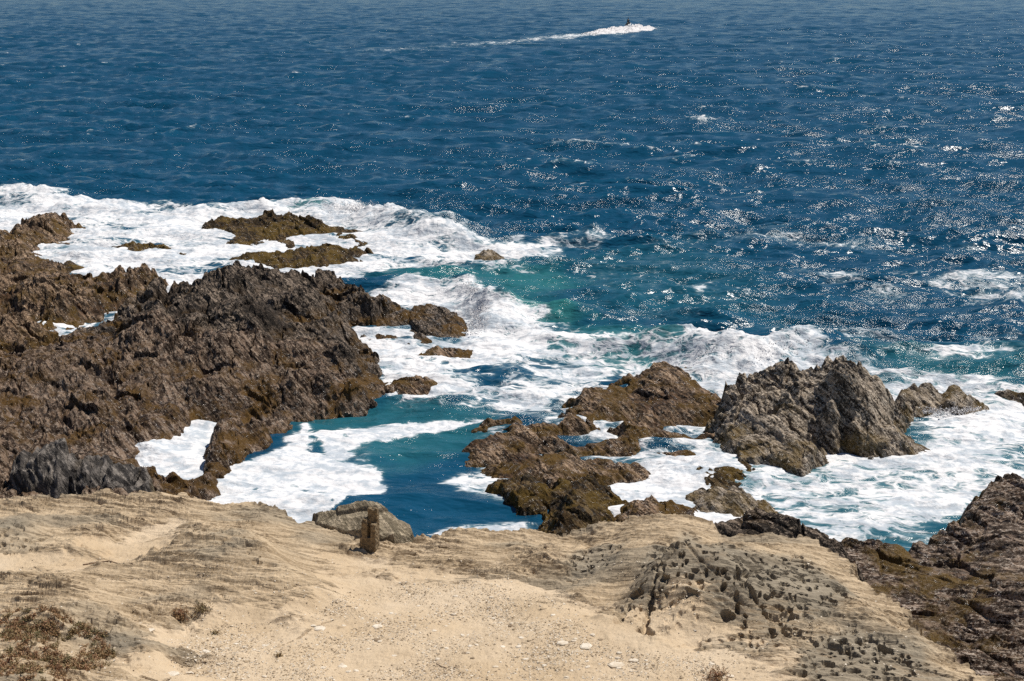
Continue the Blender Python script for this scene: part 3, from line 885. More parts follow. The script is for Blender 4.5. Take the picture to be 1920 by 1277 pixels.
make_rock('sea_rock', [(690, 575, 0.0), (700, 560, 0.4), (722, 554, 0.45), (745, 564, 0.35), (750, 578, 0.0), (720, 584, 0.0)],
          [(720, 565, 0.4)], DARK, 'small dark rock knob between the big reef and the flat wave washed slab', P={'seed': 9, 'amp': 0.6, 'jag': 0.7})
make_rock('sea_rock', [(690, 606, 0.2), (740, 590, 0.4), (775, 574, 0.6), (805, 568, 0.7), (840, 572, 0.75), (864, 590, 0.6), (876, 608, 0.3), (874, 636, 0.0), (858, 643, 0.0), (836, 634, 0.1), (790, 650, 0.0), (700, 646, 0.0), (664, 640, 0.0), (672, 622, 0.1)],
          [(800, 590, 0.6), (840, 600, 0.6), (760, 610, 0.35), (720, 630, 0.25), (800, 625, 0.35)],
          DARK, 'flat wave washed slab running with white water off the tip of the dark reef', P={'seed': 10, 'amp': 0.6, 'jag': 0.9, 'flat': 0.75, 'lt': 0.25})
make_rock('sea_rock', [(772, 680, 0.0), (795, 668, 0.1), (815, 654, 0.3), (834, 655, 0.25), (862, 658, 0.05), (835, 668, 0.0), (815, 682, 0.0)],
          [(815, 664, 0.25)], BROWN, 'small brown rock in foam below the wave washed slab', P={'seed': 11, 'amp': 0.62, 'jag': 1.1, 'lift': 0.1}, fall=0.45)
make_rock('sea_rock', [(735, 728, 0.0), (760, 714, 0.12), (785, 711, 0.15), (812, 722, 0.0), (790, 732, 0.0), (760, 735, 0.0)],
          [(780, 720, 0.15)], BROWN, 'low brown rock nearly covered by foam right of the big reef point', P={'seed': 12, 'amp': 0.62, 'jag': 1.1, 'lift': 0.1}, fall=0.45)
make_rock('sea_rock', [(893, 490, 0.0), (905, 478, 0.3), (922, 476, 0.3), (940, 488, 0.05), (950, 498, 0.0), (910, 497, 0.0)],
          [(915, 484, 0.5), (925, 482, 0.5)], TAN, 'lone pale rock showing through foam out to sea', P={'seed': 13, 'amp': 0.4, 'jag': 0.3, 'lift': 0.2})
# the middle reef, in three pieces parted by water
make_rock('reef_rock',
          [(1165, 708, 0.3), (1200, 704, 0.45), (1240, 681, 0.7), (1265, 678, 0.7), (1300, 686, 0.5), (1324, 698, 0.2), (1322, 712, 0.0), (1285, 716, 0.1), (1340, 736, 0.5), (1356, 748, 0.4), (1360, 775, 0.1), (1350, 800, 0.0),
           (1300, 852, 0.0), (1240, 846, 0.0), (1200, 838, 0.0), (1170, 836, 0.1), (1120, 850, 0.0), (1060, 838, 0.0), (1000, 842, 0.0), (960, 856, 0.0), (905, 862, 0.0), (884, 850, 0.0), (896, 830, 0.15), (930, 820, 0.2), (975, 812, 0.25), (950, 800, 0.05), (905, 806, 0.05), (912, 794, 0.2), (960, 786, 0.25), (1010, 784, 0.35),
           (1055, 786, 0.4), (1085, 755, 0.4), (1100, 737, 0.4), (1120, 738, 0.3), (1140, 745, 0.15), (1150, 728, 0.25), (1180, 728, 0.2)],
          [(1260, 700, 0.65), (1230, 730, 0.45), (1300, 750, 0.4), (1180, 760, 0.35), (1120, 780, 0.4), (1250, 780, 0.35), (1060, 810, 0.3), (960, 830, 0.3), (1180, 815, 0.3), (1210, 800, 0.25), (1290, 810, 0.2), (1330, 815, 0.2), (1130, 810, 0.2), (1080, 830, 0.15), (1150, 795, 0.2), (1340, 770, 0.35), (1290, 836, 0.15), (1220, 830, 0.15), (1000, 805, 0.2)],
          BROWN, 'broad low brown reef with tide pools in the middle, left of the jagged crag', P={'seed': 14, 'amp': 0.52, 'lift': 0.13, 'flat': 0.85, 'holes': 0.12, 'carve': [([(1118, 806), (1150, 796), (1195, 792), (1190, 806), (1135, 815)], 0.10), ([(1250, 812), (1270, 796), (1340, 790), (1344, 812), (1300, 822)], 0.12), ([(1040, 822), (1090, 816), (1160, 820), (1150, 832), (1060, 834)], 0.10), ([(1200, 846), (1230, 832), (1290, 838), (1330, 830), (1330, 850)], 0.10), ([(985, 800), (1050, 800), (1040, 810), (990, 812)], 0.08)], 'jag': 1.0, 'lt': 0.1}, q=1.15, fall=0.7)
make_rock('reef_rock',
          [(930, 880, 0.1), (955, 862, 0.2), (1010, 856, 0.2), (1060, 862, 0.2), (1080, 872, 0.1), (1120, 866, 0.1), (1185, 880, 0.1), (1200, 895, 0.0), (1150, 905, 0.0), (1110, 900, 0.0), (1070, 910, 0.1), (1020, 905, 0.1), (960, 900, 0.0)],
          [(990, 875, 0.3), (1050, 885, 0.25), (1120, 885, 0.12)],
          BROWN, 'low weedy reef ledge between the broad reef and the dark seaweed mound', P={'seed': 15, 'amp': 0.42, 'holes': 0.08, 'lt': 0.1, 'lift': 0.12}, fall=0.6)
make_rock('reef_rock',
          [(935, 915, 0.1), (960, 895, 0.3), (985, 892, 0.35), (1010, 915, 0.3), (1035, 925, 0.3), (1060, 905, 0.45), (1100, 903, 0.4), (1135, 925, 0.25), (1165, 945, 0.1), (1150, 965, 0.0), (1130, 985, 0.1), (1120, 1030, 0.0), (1040, 1040, 0.1), (1005, 1000, 0.0), (1020, 970, 0.0), (975, 968, 0.0), (950, 940, 0.0)],
          [(980, 925, 0.35), (1080, 935, 0.8), (1060, 960, 0.9), (1100, 960, 0.7), (1040, 990, 0.8), (1085, 1000, 0.8)],
          OLIVE, 'dark seaweed covered rock mound at the foot of the sandy ledge', P={'seed': 16, 'lift': 0.1, 'amp': 0.65, 'wet0': 1.5, 'wet1': 2.5})
make_rock('rock_crag',
          [(1352, 800, 0.1), (1365, 770, 0.5), (1372, 745, 0.8), (1390, 722, 0.95), (1420, 716, 1.0), (1475, 716, 1.1), (1480, 694, 1.6), (1520, 704, 1.6), (1540, 690, 1.9), (1548, 671, 2.15), (1580, 666, 2.3), (1610, 680, 2.2), (1645, 708, 1.8), (1668, 728, 1.4), (1690, 740, 1.0), (1700, 765, 0.3), (1695, 790, 0.0),
           (1672, 800, 0.1), (1690, 830, 0.0), (1740, 856, 0.0), (1640, 863, 0.0), (1580, 850, 0.0), (1520, 848, 0.0), (1524, 868, 0.1), (1500, 897, 0.0), (1440, 878, 0.0), (1400, 872, 0.0), (1370, 850, 0.0), (1352, 830, 0.1)],
          [(1580, 680, 2.55), (1600, 690, 2.5), (1560, 730, 2.0), (1620, 740, 1.7), (1500, 730, 1.5), (1430, 740, 0.9), (1600, 790, 1.1), (1540, 790, 0.9), (1480, 780, 0.9), (1660, 810, 0.6), (1420, 790, 0.6), (1440, 800, 0.35), (1600, 830, 0.5), (1500, 840, 0.5), (1680, 845, 0.3), (1460, 860, 0.35), (1400, 840, 0.35)],
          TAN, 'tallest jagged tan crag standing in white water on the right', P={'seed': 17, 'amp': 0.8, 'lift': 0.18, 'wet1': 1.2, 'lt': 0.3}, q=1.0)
make_rock('sea_rock',
          [(1668, 775, 0.0), (1690, 745, 0.5), (1710, 725, 0.75), (1740, 714, 0.85), (1790, 722, 0.75), (1822, 742, 0.45), (1840, 762, 0.1), (1800, 776, 0.0), (1760, 768, 0.0), (1700, 778, 0.0)],
          [(1740, 740, 0.7), (1790, 750, 0.4)],
          TAN, 'tan rock joined behind the right side of the tall crag', P={'seed': 18, 'amp': 0.6, 'lt': 0.25, 'jag': 0.7})
make_rock('sea_rock', [(1872, 738, 0.1), (1895, 730, 0.3), (1930, 728, 0.5), (2010, 730, 0.5), (2010, 770, 0.0), (1930, 758, 0.0), (1890, 750, 0.0)],
          [(1940, 742, 0.4)], TAN, 'brown rock cut by the right edge of the picture in foam', P={'seed': 19, 'amp': 0.6, 'lt': 0.2, 'jag': 0.6})
make_rock('sea_rock', [(1335, 885, 0.0), (1360, 868, 0.1), (1395, 872, 0.12), (1410, 885, 0.0), (1385, 905, 0.0), (1350, 918, 0.0)],
          [(1372, 888, 0.15)], OLIVE, 'small golden weedy rock awash at the foot of the tall crag', P={'seed': 20, 'amp': 0.62, 'jag': 1.1, 'lift': 0.1}, fall=0.45)
make_rock('sea_rock', [(1305, 955, 0.0), (1325, 930, 0.1), (1350, 925, 0.15), (1372, 922, 0.35), (1392, 922, 0.4), (1402, 944, 0.15), (1435, 962, 0.0), (1360, 968, 0.0)],
          [(1385, 935, 0.4), (1340, 945, 0.15)], TAN, 'small pointed tan rock in the foam above the pitted headland', P={'seed': 21, 'amp': 0.6, 'lt': 0.2, 'jag': 1.0, 'lift': 0.1}, fall=0.5)
make_rock('sea_rock', [(1160, 985, 0.0), (1190, 955, 0.12), (1240, 950, 0.15), (1290, 962, 0.05), (1290, 985, 0.0), (1200, 995, 0.0)],
          [(1225, 965, 0.15)], BROWN, 'low brown rock awash between the seaweed mound and the headland', P={'seed': 26, 'amp': 0.62, 'jag': 1.1, 'lift': 0.1}, fall=0.45)
make_rock('shore_rock', [(1325, 985, 1.2), (1345, 975, 1.3), (1370, 978, 1.3), (1395, 966, 1.4), (1430, 965, 1.4), (1450, 972, 1.35), (1470, 990, 1.2), (1500, 1010, 1.1), (1560, 1035, 1.1), (1600, 1070, 1.2), (1400, 1060, 1.2)],
          [(1420, 990, 1.5), (1460, 1005, 1.3)], DARK, 'glistening dark rock ledge tucked behind the pitted headland', P={'seed': 22, 'amp': 0.55, 'lt': 0.3, 'jag': 0.5})
make_rock('rock_shelf',
          [(1480, 1045, 0.3), (1560, 1038, 0.5), (1600, 1022, 0.6), (1660, 1018, 0.7), (1720, 1024, 0.6), (1765, 1012, 0.5), (1775, 990, 0.8), (1800, 984, 0.8), (1832, 984, 0.5), (1830, 940, 0.8), (1850, 915, 1.0), (1872, 898, 1.2), (1920, 903, 1.2), (2150, 900, 1.3), (2300, 1500, 1.8), (1850, 1400, 1.2), (1700, 1260, 0.8), (1560, 1120, 0.3)],
          [(1900, 920, 1.2), (1850, 960, 1.0), (1880, 1000, 1.1), (1800, 1030, 0.7), (1700, 1050, 0.6), (1650, 1080, 0.5), (1750, 1120, 0.6), (1850, 1100, 0.9), (1900, 1200, 1.0), (1800, 1200, 0.7), (1840, 1260, 0.9), (1700, 1130, 0.5), (1990, 1100, 1.3)],
          SHELF, 'brown rocky shelf with wet hollows in the lower right corner', P={'seed': 23, 'amp': 0.6, 'n': (0.6, 0.4, 0.6), 'lt': 0.4, 'flat': 0.9})
make_rock('boulder', [(588, 968, 1.7), (610, 956, 2.0), (640, 950, 2.15), (672, 940, 2.35), (692, 936, 2.45), (725, 950, 2.4), (752, 968, 2.25), (768, 985, 2.05), (774, 1005, 1.85), (768, 1028, 1.6), (740, 1040, 1.6), (680, 1020, 1.75), (640, 1005, 1.8), (600, 995, 1.75)],
          [(690, 960, 2.45), (735, 985, 2.3), (640, 972, 2.1), (700, 990, 2.2), (755, 1010, 2.0)],
          SLAB, 'rounded grey rock lump behind the broken stone post', 'boulder', P={'seed': 24, 'amp': 0.28, 'n': (0.2, 0.7, 0.8), 'jag': 0.3, 'margin': 0.6, 'lt': 0.2, 'step': 0.25}, fall=3.5, smooth=False)
for i, (rim, lab) in enumerate([
        ([(20, 900, 1.2), (30, 868, 1.5), (70, 852, 1.6), (120, 850, 1.6), (135, 880, 1.5), (110, 912, 1.2), (60, 920, 1.1)], 'grey cracked boulder at the far left above the sandy ledge'),
        ([(110, 900, 1.2), (125, 862, 1.6), (170, 848, 1.7), (205, 860, 1.6), (210, 900, 1.3), (170, 925, 1.1)], 'grey striped boulder in the middle of the cluster above the sandy ledge'),
        ([(195, 925, 1.1), (205, 890, 1.4), (240, 875, 1.4), (272, 885, 1.2), (275, 915, 1.0), (240, 935, 0.9)], 'dark boulder beside the foam filled inlet')]):
    cx = sum(p[0] for p in rim) / len(rim); cy = sum(p[1] for p in rim) / len(rim)
    make_rock('boulder', rim, [(cx, cy - 4, 1.55)], GREY, lab, 'boulder', P={'seed': 40 + i, 'amp': 0.6, 'jag': 0.3, 'margin': 0.5, 'lt': 0.1, 'n': (0.8, 0.1, 0.5)}, fall=3.0)

# ------------------------------------------------------------------ the broken stone post
import bmesh


def boxes_mesh(name, boxes):
    bm = bmesh.new()
    for x0, x1, y0, y1, z0, z1 in boxes:
        vs = [bm.verts.new((x, y, z)) for z in (z0, z1) for x, y in ((x0, y0), (x1, y0), (x1, y1), (x0, y1))]
        for f in ((3, 2, 1, 0), (4, 5, 6, 7), (0, 1, 5, 4), (1, 2, 6, 5), (2, 3, 7, 6), (3, 0, 4, 7)):
            bm.faces.new([vs[i] for i in f])
    me = bpy.data.meshes.new(name)
    bm.to_mesh(me); bm.free()
    return me


def bake(o):
    dg = bpy.context.evaluated_depsgraph_get()
    ev = o.evaluated_get(dg)
    me = bpy.data.meshes.new_from_object(ev)
    o.modifiers.clear()
    o.data = me
    return me


STONE = plain_material('brown_concrete', (0.11, 0.078, 0.042), (0.27, 0.195, 0.11), 16.0, 0.9, 0.015)
px_, py_, pz_ = at_ground(693, 1030)
me = boxes_mesh('stone_post', [
    (-0.18, 0.18, -0.12, 0.14, -0.15, 0.30),
    (-0.14, -0.01, -0.115, 0.14, 0.25, 0.66),
    (0.065, 0.18, -0.12, 0.14, 0.25, 0.60),
    (-0.055, 0.175, 0.015, 0.14, 0.25, 0.90),
    (-0.13, -0.03, -0.10, 0.10, 0.60, 0.70)])
post = link('stone_post', me, STONE, loc=(px_, py_, pz_))
post.rotation_euler = (0.0, 0.02, -0.28)
rm = post.modifiers.new('r', 'REMESH'); rm.mode = 'VOXEL'; rm.voxel_size = 0.011
bake(post)
nv = len(post.data.vertices)
c_ = np.empty(nv * 3, F4); post.data.vertices.foreach_get('co', c_); c_ = c_.reshape(-1, 3)
nn = np.empty(nv * 3, F4); post.data.vertices.foreach_get('normal', nn); nn = nn.reshape(-1, 3)
dsp = 0.012 * fbm(c_[:, 0] * 9 + c_[:, 2] * 3, c_[:, 1] * 9 + c_[:, 2] * 8, 4, 7, 0.6) - 0.004
c_ = c_ + nn * dsp[:, None]
c_[:, 2] += np.where(c_[:, 2] > 0.55, 0.03 * fbm(c_[:, 0] * 12, c_[:, 1] * 12, 2, 9), 0)
post.data.vertices.foreach_set('co', c_.ravel())
post.data.update()
tag(post, 'broken upright brown stone post standing on the sandy ledge', 'post')

# ------------------------------------------------------------------ jet ski, rider and wake
jx, jy = unproj(1178, 55, 0.0)
HEAD = math.radians(-22)            # heading, clockwise from +Y is negative rotation
jet = bpy.data.objects.new('jet_ski', None); COL.objects.link(jet)
jet.location = (jx, jy, 1.05); jet.rotation_euler = (math.radians(5), 0, HEAD)
tag(jet, 'small jet ski throwing up white spray far out on the blue sea', 'jet ski')
M_BLACK = plain_material('black_hull_paint', (0.012, 0.012, 0.014), (0.02, 0.02, 0.022), 5, 0.25, 0)
M_WHITE = plain_material('white_hull_paint', (0.5, 0.5, 0.5), (0.6, 0.6, 0.6), 5, 0.25, 0)
M_SEAT = plain_material('seat_vinyl', (0.02, 0.018, 0.018), (0.035, 0.03, 0.03), 20, 0.5, 0.004)
M_SUIT = plain_material('dark_wetsuit', (0.010, 0.011, 0.014), (0.022, 0.022, 0.026), 12, 0.6, 0.004)


def loft(name, secs, mat, parent, n=14):
    """secs: (y, half width, z bottom, z top) ; rounded sections joined into a closed body"""
    V = []; Fs = []
    for y, hw, zb, zt in secs:
        for k in range(n):
            a = 2 * math.pi * k / n
            cx, cz = math.cos(a), math.sin(a)
            cx = math.copysign(abs(cx) ** 0.7, cx); cz = math.copysign(abs(cz) ** 0.8, cz)
            V.append((hw * cx, y, (zb + zt) / 2 + (zt - zb) / 2 * cz))
    m = len(secs)
    for i in range(m - 1):
        for k in range(n):
            a = i * n + k; b = i * n + (k + 1) % n
            Fs.append((a, b, b + n, a + n))
    Fs.append(tuple(range(n))[::-1]); Fs.append(tuple(range((m - 1) * n, m * n)))
    me = bpy.data.meshes.new(name); me.from_pydata(V, [], Fs)
    for p in me.polygons:
        p.use_smooth = True
    return link(name, me, mat, parent)


loft('hull', [(-1.55, 0.40, -0.22, 0.16), (-1.0, 0.56, -0.30, 0.2), (0.0, 0.58, -0.32, 0.22), (0.8, 0.48, -0.26, 0.26), (1.35, 0.26, -0.1, 0.30), (1.62, 0.06, 0.12, 0.30)], M_WHITE, jet)
loft('deck', [(-1.5, 0.36, 0.10, 0.24), (-0.6, 0.42, 0.14, 0.30), (0.3, 0.40, 0.16, 0.52), (0.7, 0.34, 0.18, 0.60), (1.2, 0.20, 0.2, 0.42), (1.5, 0.06, 0.22, 0.34)], M_BLACK, jet)
loft('seat', [(-1.15, 0.14, 0.2, 0.56), (-0.7, 0.17, 0.22, 0.62), (0.0, 0.15, 0.25, 0.58), (0.3, 0.12, 0.3, 0.56)], M_SEAT, jet)


def skin_mesh(name, verts, edges, radii, mat, parent=None, sub=1):
    me = bpy.data.meshes.new(name)
    me.from_pydata(verts, edges, [])
    o = link(name, me, mat, parent)
    o.modifiers.new('s', 'SKIN')
    me.skin_vertices.new() if not me.skin_vertices else None
    for v, r in zip(me.skin_vertices[0].data, radii):
        v.radius = (r, r) if not isinstance(r, tuple) else r
    me.skin_vertices[0].data[0].use_root = True
    sb = o.modifiers.new('b', 'SUBSURF'); sb.levels = sub; sb.render_levels = sub
    bake(o)
    for p in o.data.polygons:
        p.use_smooth = True
    if not o.data.materials:
        o.data.materials.append(mat)
    return o


skin_mesh('handlebar', [(0, 0.45, 0.55), (0, 0.38, 0.86), (-0.18, 0.33, 0.90), (-0.38, 0.25, 0.90), (0.18, 0.33, 0.90), (0.38, 0.25, 0.90)],
          [(0, 1), (1, 2), (2, 3), (1, 4), (4, 5)], [0.07, 0.05, 0.03, 0.025, 0.03, 0.025], M_BLACK, jet)
M_SKIN = plain_material('rider_skin', (0.36, 0.21, 0.14), (0.40, 0.24, 0.16), 8, 0.6, 0)  # slightly mottled skin tone
V = [(0, -0.30, 0.66), (0, -0.24, 0.86), (0, -0.12, 1.08), (0, -0.06, 1.24), (0, -0.02, 1.36), (0, 0.0, 1.46), (0, 0.02, 1.56),
     (-0.19, -0.06, 1.20), (-0.34, 0.05, 1.00), (-0.36, 0.22, 0.92), (-0.35, 0.29, 0.91),
     (0.19, -0.06, 1.20), (0.34, 0.05, 1.00), (0.36, 0.22, 0.92), (0.35, 0.29, 0.91),
     (-0.14, -0.26, 0.62), (-0.30, 0.10, 0.62), (-0.34, -0.12, 0.30), (-0.34, 0.08, 0.26),
     (0.14, -0.26, 0.62), (0.30, 0.10, 0.62), (0.34, -0.12, 0.30), (0.34, 0.08, 0.26)]
E = [(0, 1), (1, 2), (2, 3), (3, 4), (4, 5), (5, 6), (3, 7), (7, 8), (8, 9), (9, 10), (3, 11), (11, 12), (12, 13), (13, 14), (0, 15), (15, 16), (16, 17), (17, 18), (0, 19), (19, 20), (20, 21), (21, 22)]
Rr = [0.16, 0.15, 0.17, 0.15, 0.06, 0.085, 0.09, 0.075, 0.05, 0.038, 0.04, 0.075, 0.05, 0.038, 0.04, 0.12, 0.085, 0.055, 0.05, 0.12, 0.085, 0.055, 0.05]
person = bpy.data.objects.new('person', None); COL.objects.link(person)
person.location = jet.location; person.rotation_euler = jet.rotation_euler
tag(person, 'rider in a dark wetsuit sitting on the jet ski, both hands on the handlebar', 'person')
skin_mesh('body', V, E, Rr, M_SUIT, person, 1)
loft('life_vest', [(-0.42, 0.10, 0.88, 1.12), (-0.30, 0.20, 0.82, 1.22), (-0.08, 0.21, 0.84, 1.28), (0.06, 0.12, 0.92, 1.20)], M_SEAT, person)
loft('hair', [(-0.10, 0.05, 1.48, 1.60), (-0.05, 0.10, 1.44, 1.68), (0.03, 0.10, 1.50, 1.69), (0.09, 0.05, 1.56, 1.66)], M_BLACK, person)

# wake: churned white water heaped around the jet ski
FOAMM = plain_material('white_spray', (0.62, 0.60, 0.60), (0.78, 0.75, 0.74), 2.0, 0.9, 0.25)
nu, nv2 = 260, 60
U, Vv = np.meshgrid(np.linspace(0, 1, nu), np.linspace(-1, 1, nv2), indexing='ij')
p0 = unproj(985, 70, 0.0); p1 = unproj(1242, 54, 0.0)
cx = p0[0] + (p1[0] - p0[0]) * U; cy = p0[1] + (p1[1] - p0[1]) * U
hw = 1.0 + 9.0 * sstep(0.2, 0.6, U) * sstep(1.02, 0.8, U)
prof = (0.08 + 1.05 * sstep(0.35, 0.66, U)) * sstep(1.0, 0.84, U) * sstep(0.0, 0.15, U)
zz = prof * np.clip(1 - Vv ** 2, 0, 1) ** 0.6 * (0.62 + 0.55 * fbm(cx * 0.5 + Vv * 2, Vv * 3, 4, 88, 0.6)) - 0.10
zz += 0.35 * prof * np.abs(perlin(cx * 1.4, Vv * 8, 95))
Vw = np.stack([cx, cy + hw * Vv, zz], -1).reshape(-1, 3)
Fw = grid_faces(nu, nv2)
rg = np.random.RandomState(3)
den = prof.ravel()[Fw].mean(1)
keep = (rg.rand(len(Fw)) < 0.25 + 1.2 * den) & (Vw[:, 2][Fw].max(1) > -0.02)
Vw, Fw, _ = compact(Vw, Fw, keep, {})
wk = link('wake_foam', raw_mesh('wake_foam', Vw, Fw, False), FOAMM)
wk['kind'] = 'stuff'

# ------------------------------------------------------------------ flung spray over the breaking crests
def shards(name, pts, sizes, mat, seed=1, flat=1.0):
    """many tiny irregular tetrahedra joined into one mesh"""
    rg = np.random.RandomState(seed)
    n = len(pts)
    base = np.array([(1, 1, 1), (1, -1, -1), (-1, 1, -1), (-1, -1, 1)], F4) * 0.6
    v = base[None] * (0.6 + 0.8 * rg.rand(n, 4, 1))
    a = rg.rand(n) * 6.283; b = rg.rand(n) * 6.283
    ca, sa, cb, sb = np.cos(a), np.sin(a), np.cos(b), np.sin(b)
    x = v[..., 0] * cb[:, None] - v[..., 2] * sb[:, None]; z = v[..., 0] * sb[:, None] + v[..., 2] * cb[:, None]
    y = v[..., 1]
    X = x * ca[:, None] - y * sa[:, None]; Y = x * sa[:, None] + y * ca[:, None]
    W = np.stack([X, Y, z * flat], -1) * sizes[:, None, None] + pts[:, None, :]
    f = np.array([(0, 1, 2), (0, 3, 1), (0, 2, 3), (1, 3, 2)])
    Fs = (f[None] + (np.arange(n) * 4)[:, None, None]).reshape(-1, 3)
    return raw_mesh(name, W.reshape(-1, 3), Fs, False)


rg = np.random.RandomState(11)
pts = []; szs = []
for line, H, wd, n in (([(1330, 690), (1420, 690), (1540, 672)], 0.95, 0.8, 5000), ([(640, 402), (700, 415), (780, 436)], 0.9, 1.1, 3000), ([(880, 550), (905, 590), (890, 640)], 0.7, 0.4, 1500), ([(1700, 775), (1760, 782), (1830, 776)], 0.25, 0.3, 900), ([(1520, 850), (1600, 856), (1690, 862)], 0.15, 0.25, 900)):
    P = np.array(pw(line, 0.0))
    t = rg.rand(n) * (len(P) - 1); i = np.minimum(t.astype(int), len(P) - 2); f = (t - i)[:, None]
    b = P[i] * (1 - f) + P[i + 1] * f
    b = b + rg.normal(0, wd * 0.5, (n, 2))
    cl = 0.55 + 0.45 * perlin(b[:, 0] * 1.3, b[:, 1] * 1.3, 5)
    z = H * (0.55 + 0.55 * np.abs(rg.normal(0, 0.6, n)) * cl)
    pts.append(np.column_stack([b, z])); szs.append(0.010 + 0.030 * rg.rand(n) ** 2)
sp = link('sea_spray', shards('sea_spray', np.concatenate(pts), np.concatenate(szs), FOAMM), FOAMM)
sp['kind'] = 'stuff'

# ------------------------------------------------------------------ loose stones and gravel on the sand
PALE = plain_material('pale_flat_stone', (0.52, 0.43, 0.32), (0.66, 0.58, 0.47), 9.0, 0.85, 0.01)
BRST = plain_material('brown_stone_chip', (0.20, 0.14, 0.085), (0.36, 0.27, 0.17), 12.0, 0.85, 0.01)


def stone_mesh(seed, flat):
    rg = random.Random(seed)
    bm = bmesh.new()
    n = rg.choice((6, 7, 8))
    a0 = rg.random()
    ring = [(math.cos(a0 + 6.283 * k / n) * rg.uniform(0.75, 1.15), math.sin(a0 + 6.283 * k / n) * rg.uniform(0.55, 0.9)) for k in range(n)]
    lo = [bm.verts.new((x * 0.96, y * 0.96, -flat * 0.6)) for x, y in ring]
    md = [bm.verts.new((x, y, flat * rg.uniform(0.1, 0.45))) for x, y in ring]
    hi = [bm.verts.new((x * rg.uniform(0.6, 0.8), y * rg.uniform(0.6, 0.8), flat * rg.uniform(0.75, 1.0))) for x, y in ring]
    for k in range(n):
        j = (k + 1) % n
        bm.faces.new((lo[k], lo[j], md[j], md[k])); bm.faces.new((md[k], md[j], hi[j], hi[k]))
    bm.faces.new(hi)
    me = bpy.data.meshes.new('stone'); bm.to_mesh(me); bm.free()
    return me


def add_stone(px, py, wpx, mat_i, label, group=None, seed=0, flat=0.22):
    x, y, z = at_ground(px, py)
    s = wpx * mph(px, py, 2.6) * 0.5
    me = stone_mesh(seed, flat)
    o = link('stone', me, (PALE, BRST)[mat_i], loc=(x, y, z + s * flat * 0.1))
    o.scale = (s, s, s); o.rotation_euler = (random.Random(seed).uniform(-0.1, 0.1), random.Random(seed + 5).uniform(-0.12, 0.12), random.Random(seed + 1).uniform(-0.5, 0.5))
    tag(o, label, 'stone', group)


big = [(1155, 1248, 36, 0, 'largest pale flat stone near the bottom edge, left of the pitted crag foot'),
       (1098, 1212, 28, 0, 'rounded pale stone half sunk in the sand below the pitted crag'),
       (1055, 1206, 26, 0, 'pale cream stone left of the rounded pale stone on the path'),
       (1190, 1238, 22, 0, 'pale flat slab just right of the largest flat stone'),
       (708, 1175, 22, 0, 'lone pale flat stone in the middle left of the sandy path'),
       (600, 1180, 26, 0, 'pale flat stone near the foot of the left ridge'),
       (386, 1221, 18, 0, 'angular pale stone on sand between the shrub and the path'),
       (498, 1211, 16, 0, 'small pale slab on sand right of the two angular stones'),
       (280, 1184, 20, 0, 'broken pale stone pair at the base of the left mound'),
       (642, 1250, 20, 0, 'smooth pale stone at the bottom edge, left part of the path'),
       (322, 1268, 26, 0, 'white stone at the bottom edge beside the left mound tip'),
       (122, 1059, 8, 1, 'single brown pebble on pale sand below the small left peak'),
       (834, 1024, 26, 1, 'brown lump of rock on the ledge right of the post'),
       (1028, 1022, 20, 1, 'dark chip lying near the edge of the ledge before the seaweed mound'),
       (966, 1182, 10, 1, 'dark pebble standing out on the middle of the path'),
       (1060, 1178, 11, 1, 'brown pebble just below the ribbed rock right of the path'),
       (708, 1201, 16, 1, 'thin brown flake lying on the path below the lone pale stone'),
       (1370, 1268, 15, 0, 'pale stone at the bottom edge under the pitted crag')]
for i, (a, b, c, m, lab) in enumerate(big):
    add_stone(a, b, c, m, lab, seed=i + 1, flat=0.16 if m == 0 else 0.3)
rs = random.Random(8)
sand_poly = [(330, 1277), (310, 1200), (420, 1170), (570, 1165), (650, 1110), (760, 1080), (900, 1090), (1010, 1110), (1110, 1170), (1230, 1205), (1330, 1235), (1370, 1277)]


def inpoly(x, y, P):
    c = False
    for i in range(len(P)):
        (ax, ay), (bx, by) = P[i - 1], P[i]
        if (ay > y) != (by > y) and x < (bx - ax) * (y - ay) / (by - ay) + ax:
            c = not c
    return c


k = 0
while k < 110:
    a = rs.uniform(300, 1400); b = rs.uniform(1080, 1275)
    if not inpoly(a, b, sand_poly):
        continue
    if rs.random() > (0.35 + 0.65 * (b - 1080) / 200) * (0.5 + 0.5 * (a > 800)):
        continue
    m = 0 if rs.random() < 0.68 else 1
    add_stone(a, b, rs.uniform(5, 13) * (1.3 if rs.random() < 0.12 else 1), m,
              ('small pale stone chip among many scattered on the sandy path', 'small brown stone chip among many scattered on the sandy path')[m],
              ('pale stone chips scattered on the sandy path', 'brown stone chips scattered on the sandy path')[m], seed=100 + k, flat=rs.uniform(0.15, 0.4))
    k += 1
n = 0; gp = []; gs = []
while n < 22000:
    a = rs.uniform(-40, 1960); b = rs.uniform(1040, 1300)
    on = inpoly(a, b, sand_poly)
    if not on and rs.random() > 0.10:
        continue
    z = 2.5
    for _ in range(3):
        x, y = unproj(a, b, z); z = 0.4 * z + 0.6 * ground(x, y)
    x, y = unproj(a, b, z)
    cl = float(perlin(np.array([x * 0.9]), np.array([y * 0.9]), 3)[0])
    if rs.random() > 0.45 + cl:
        continue
    gp.append((x, y, ground(x, y) + 0.002)); gs.append(0.006 + 0.026 * rs.random() ** 3)
    n += 1
gp = np.array(gp); gs = np.array(gs)
half = len(gp) // 2
for nm, sl_, mt, sd_ in (('gravel', slice(0, half), PALE, 1), ('gravel', slice(half, None), BRST, 2)):
    g = link(nm, shards(nm, gp[sl_], gs[sl_], mt, sd_, 0.45), mt)
    g['kind'] = 'stuff'
    g['label'] = ('pale gravel strewn over the sandy path', 'brown grit strewn over the sandy path')[sd_ - 1]

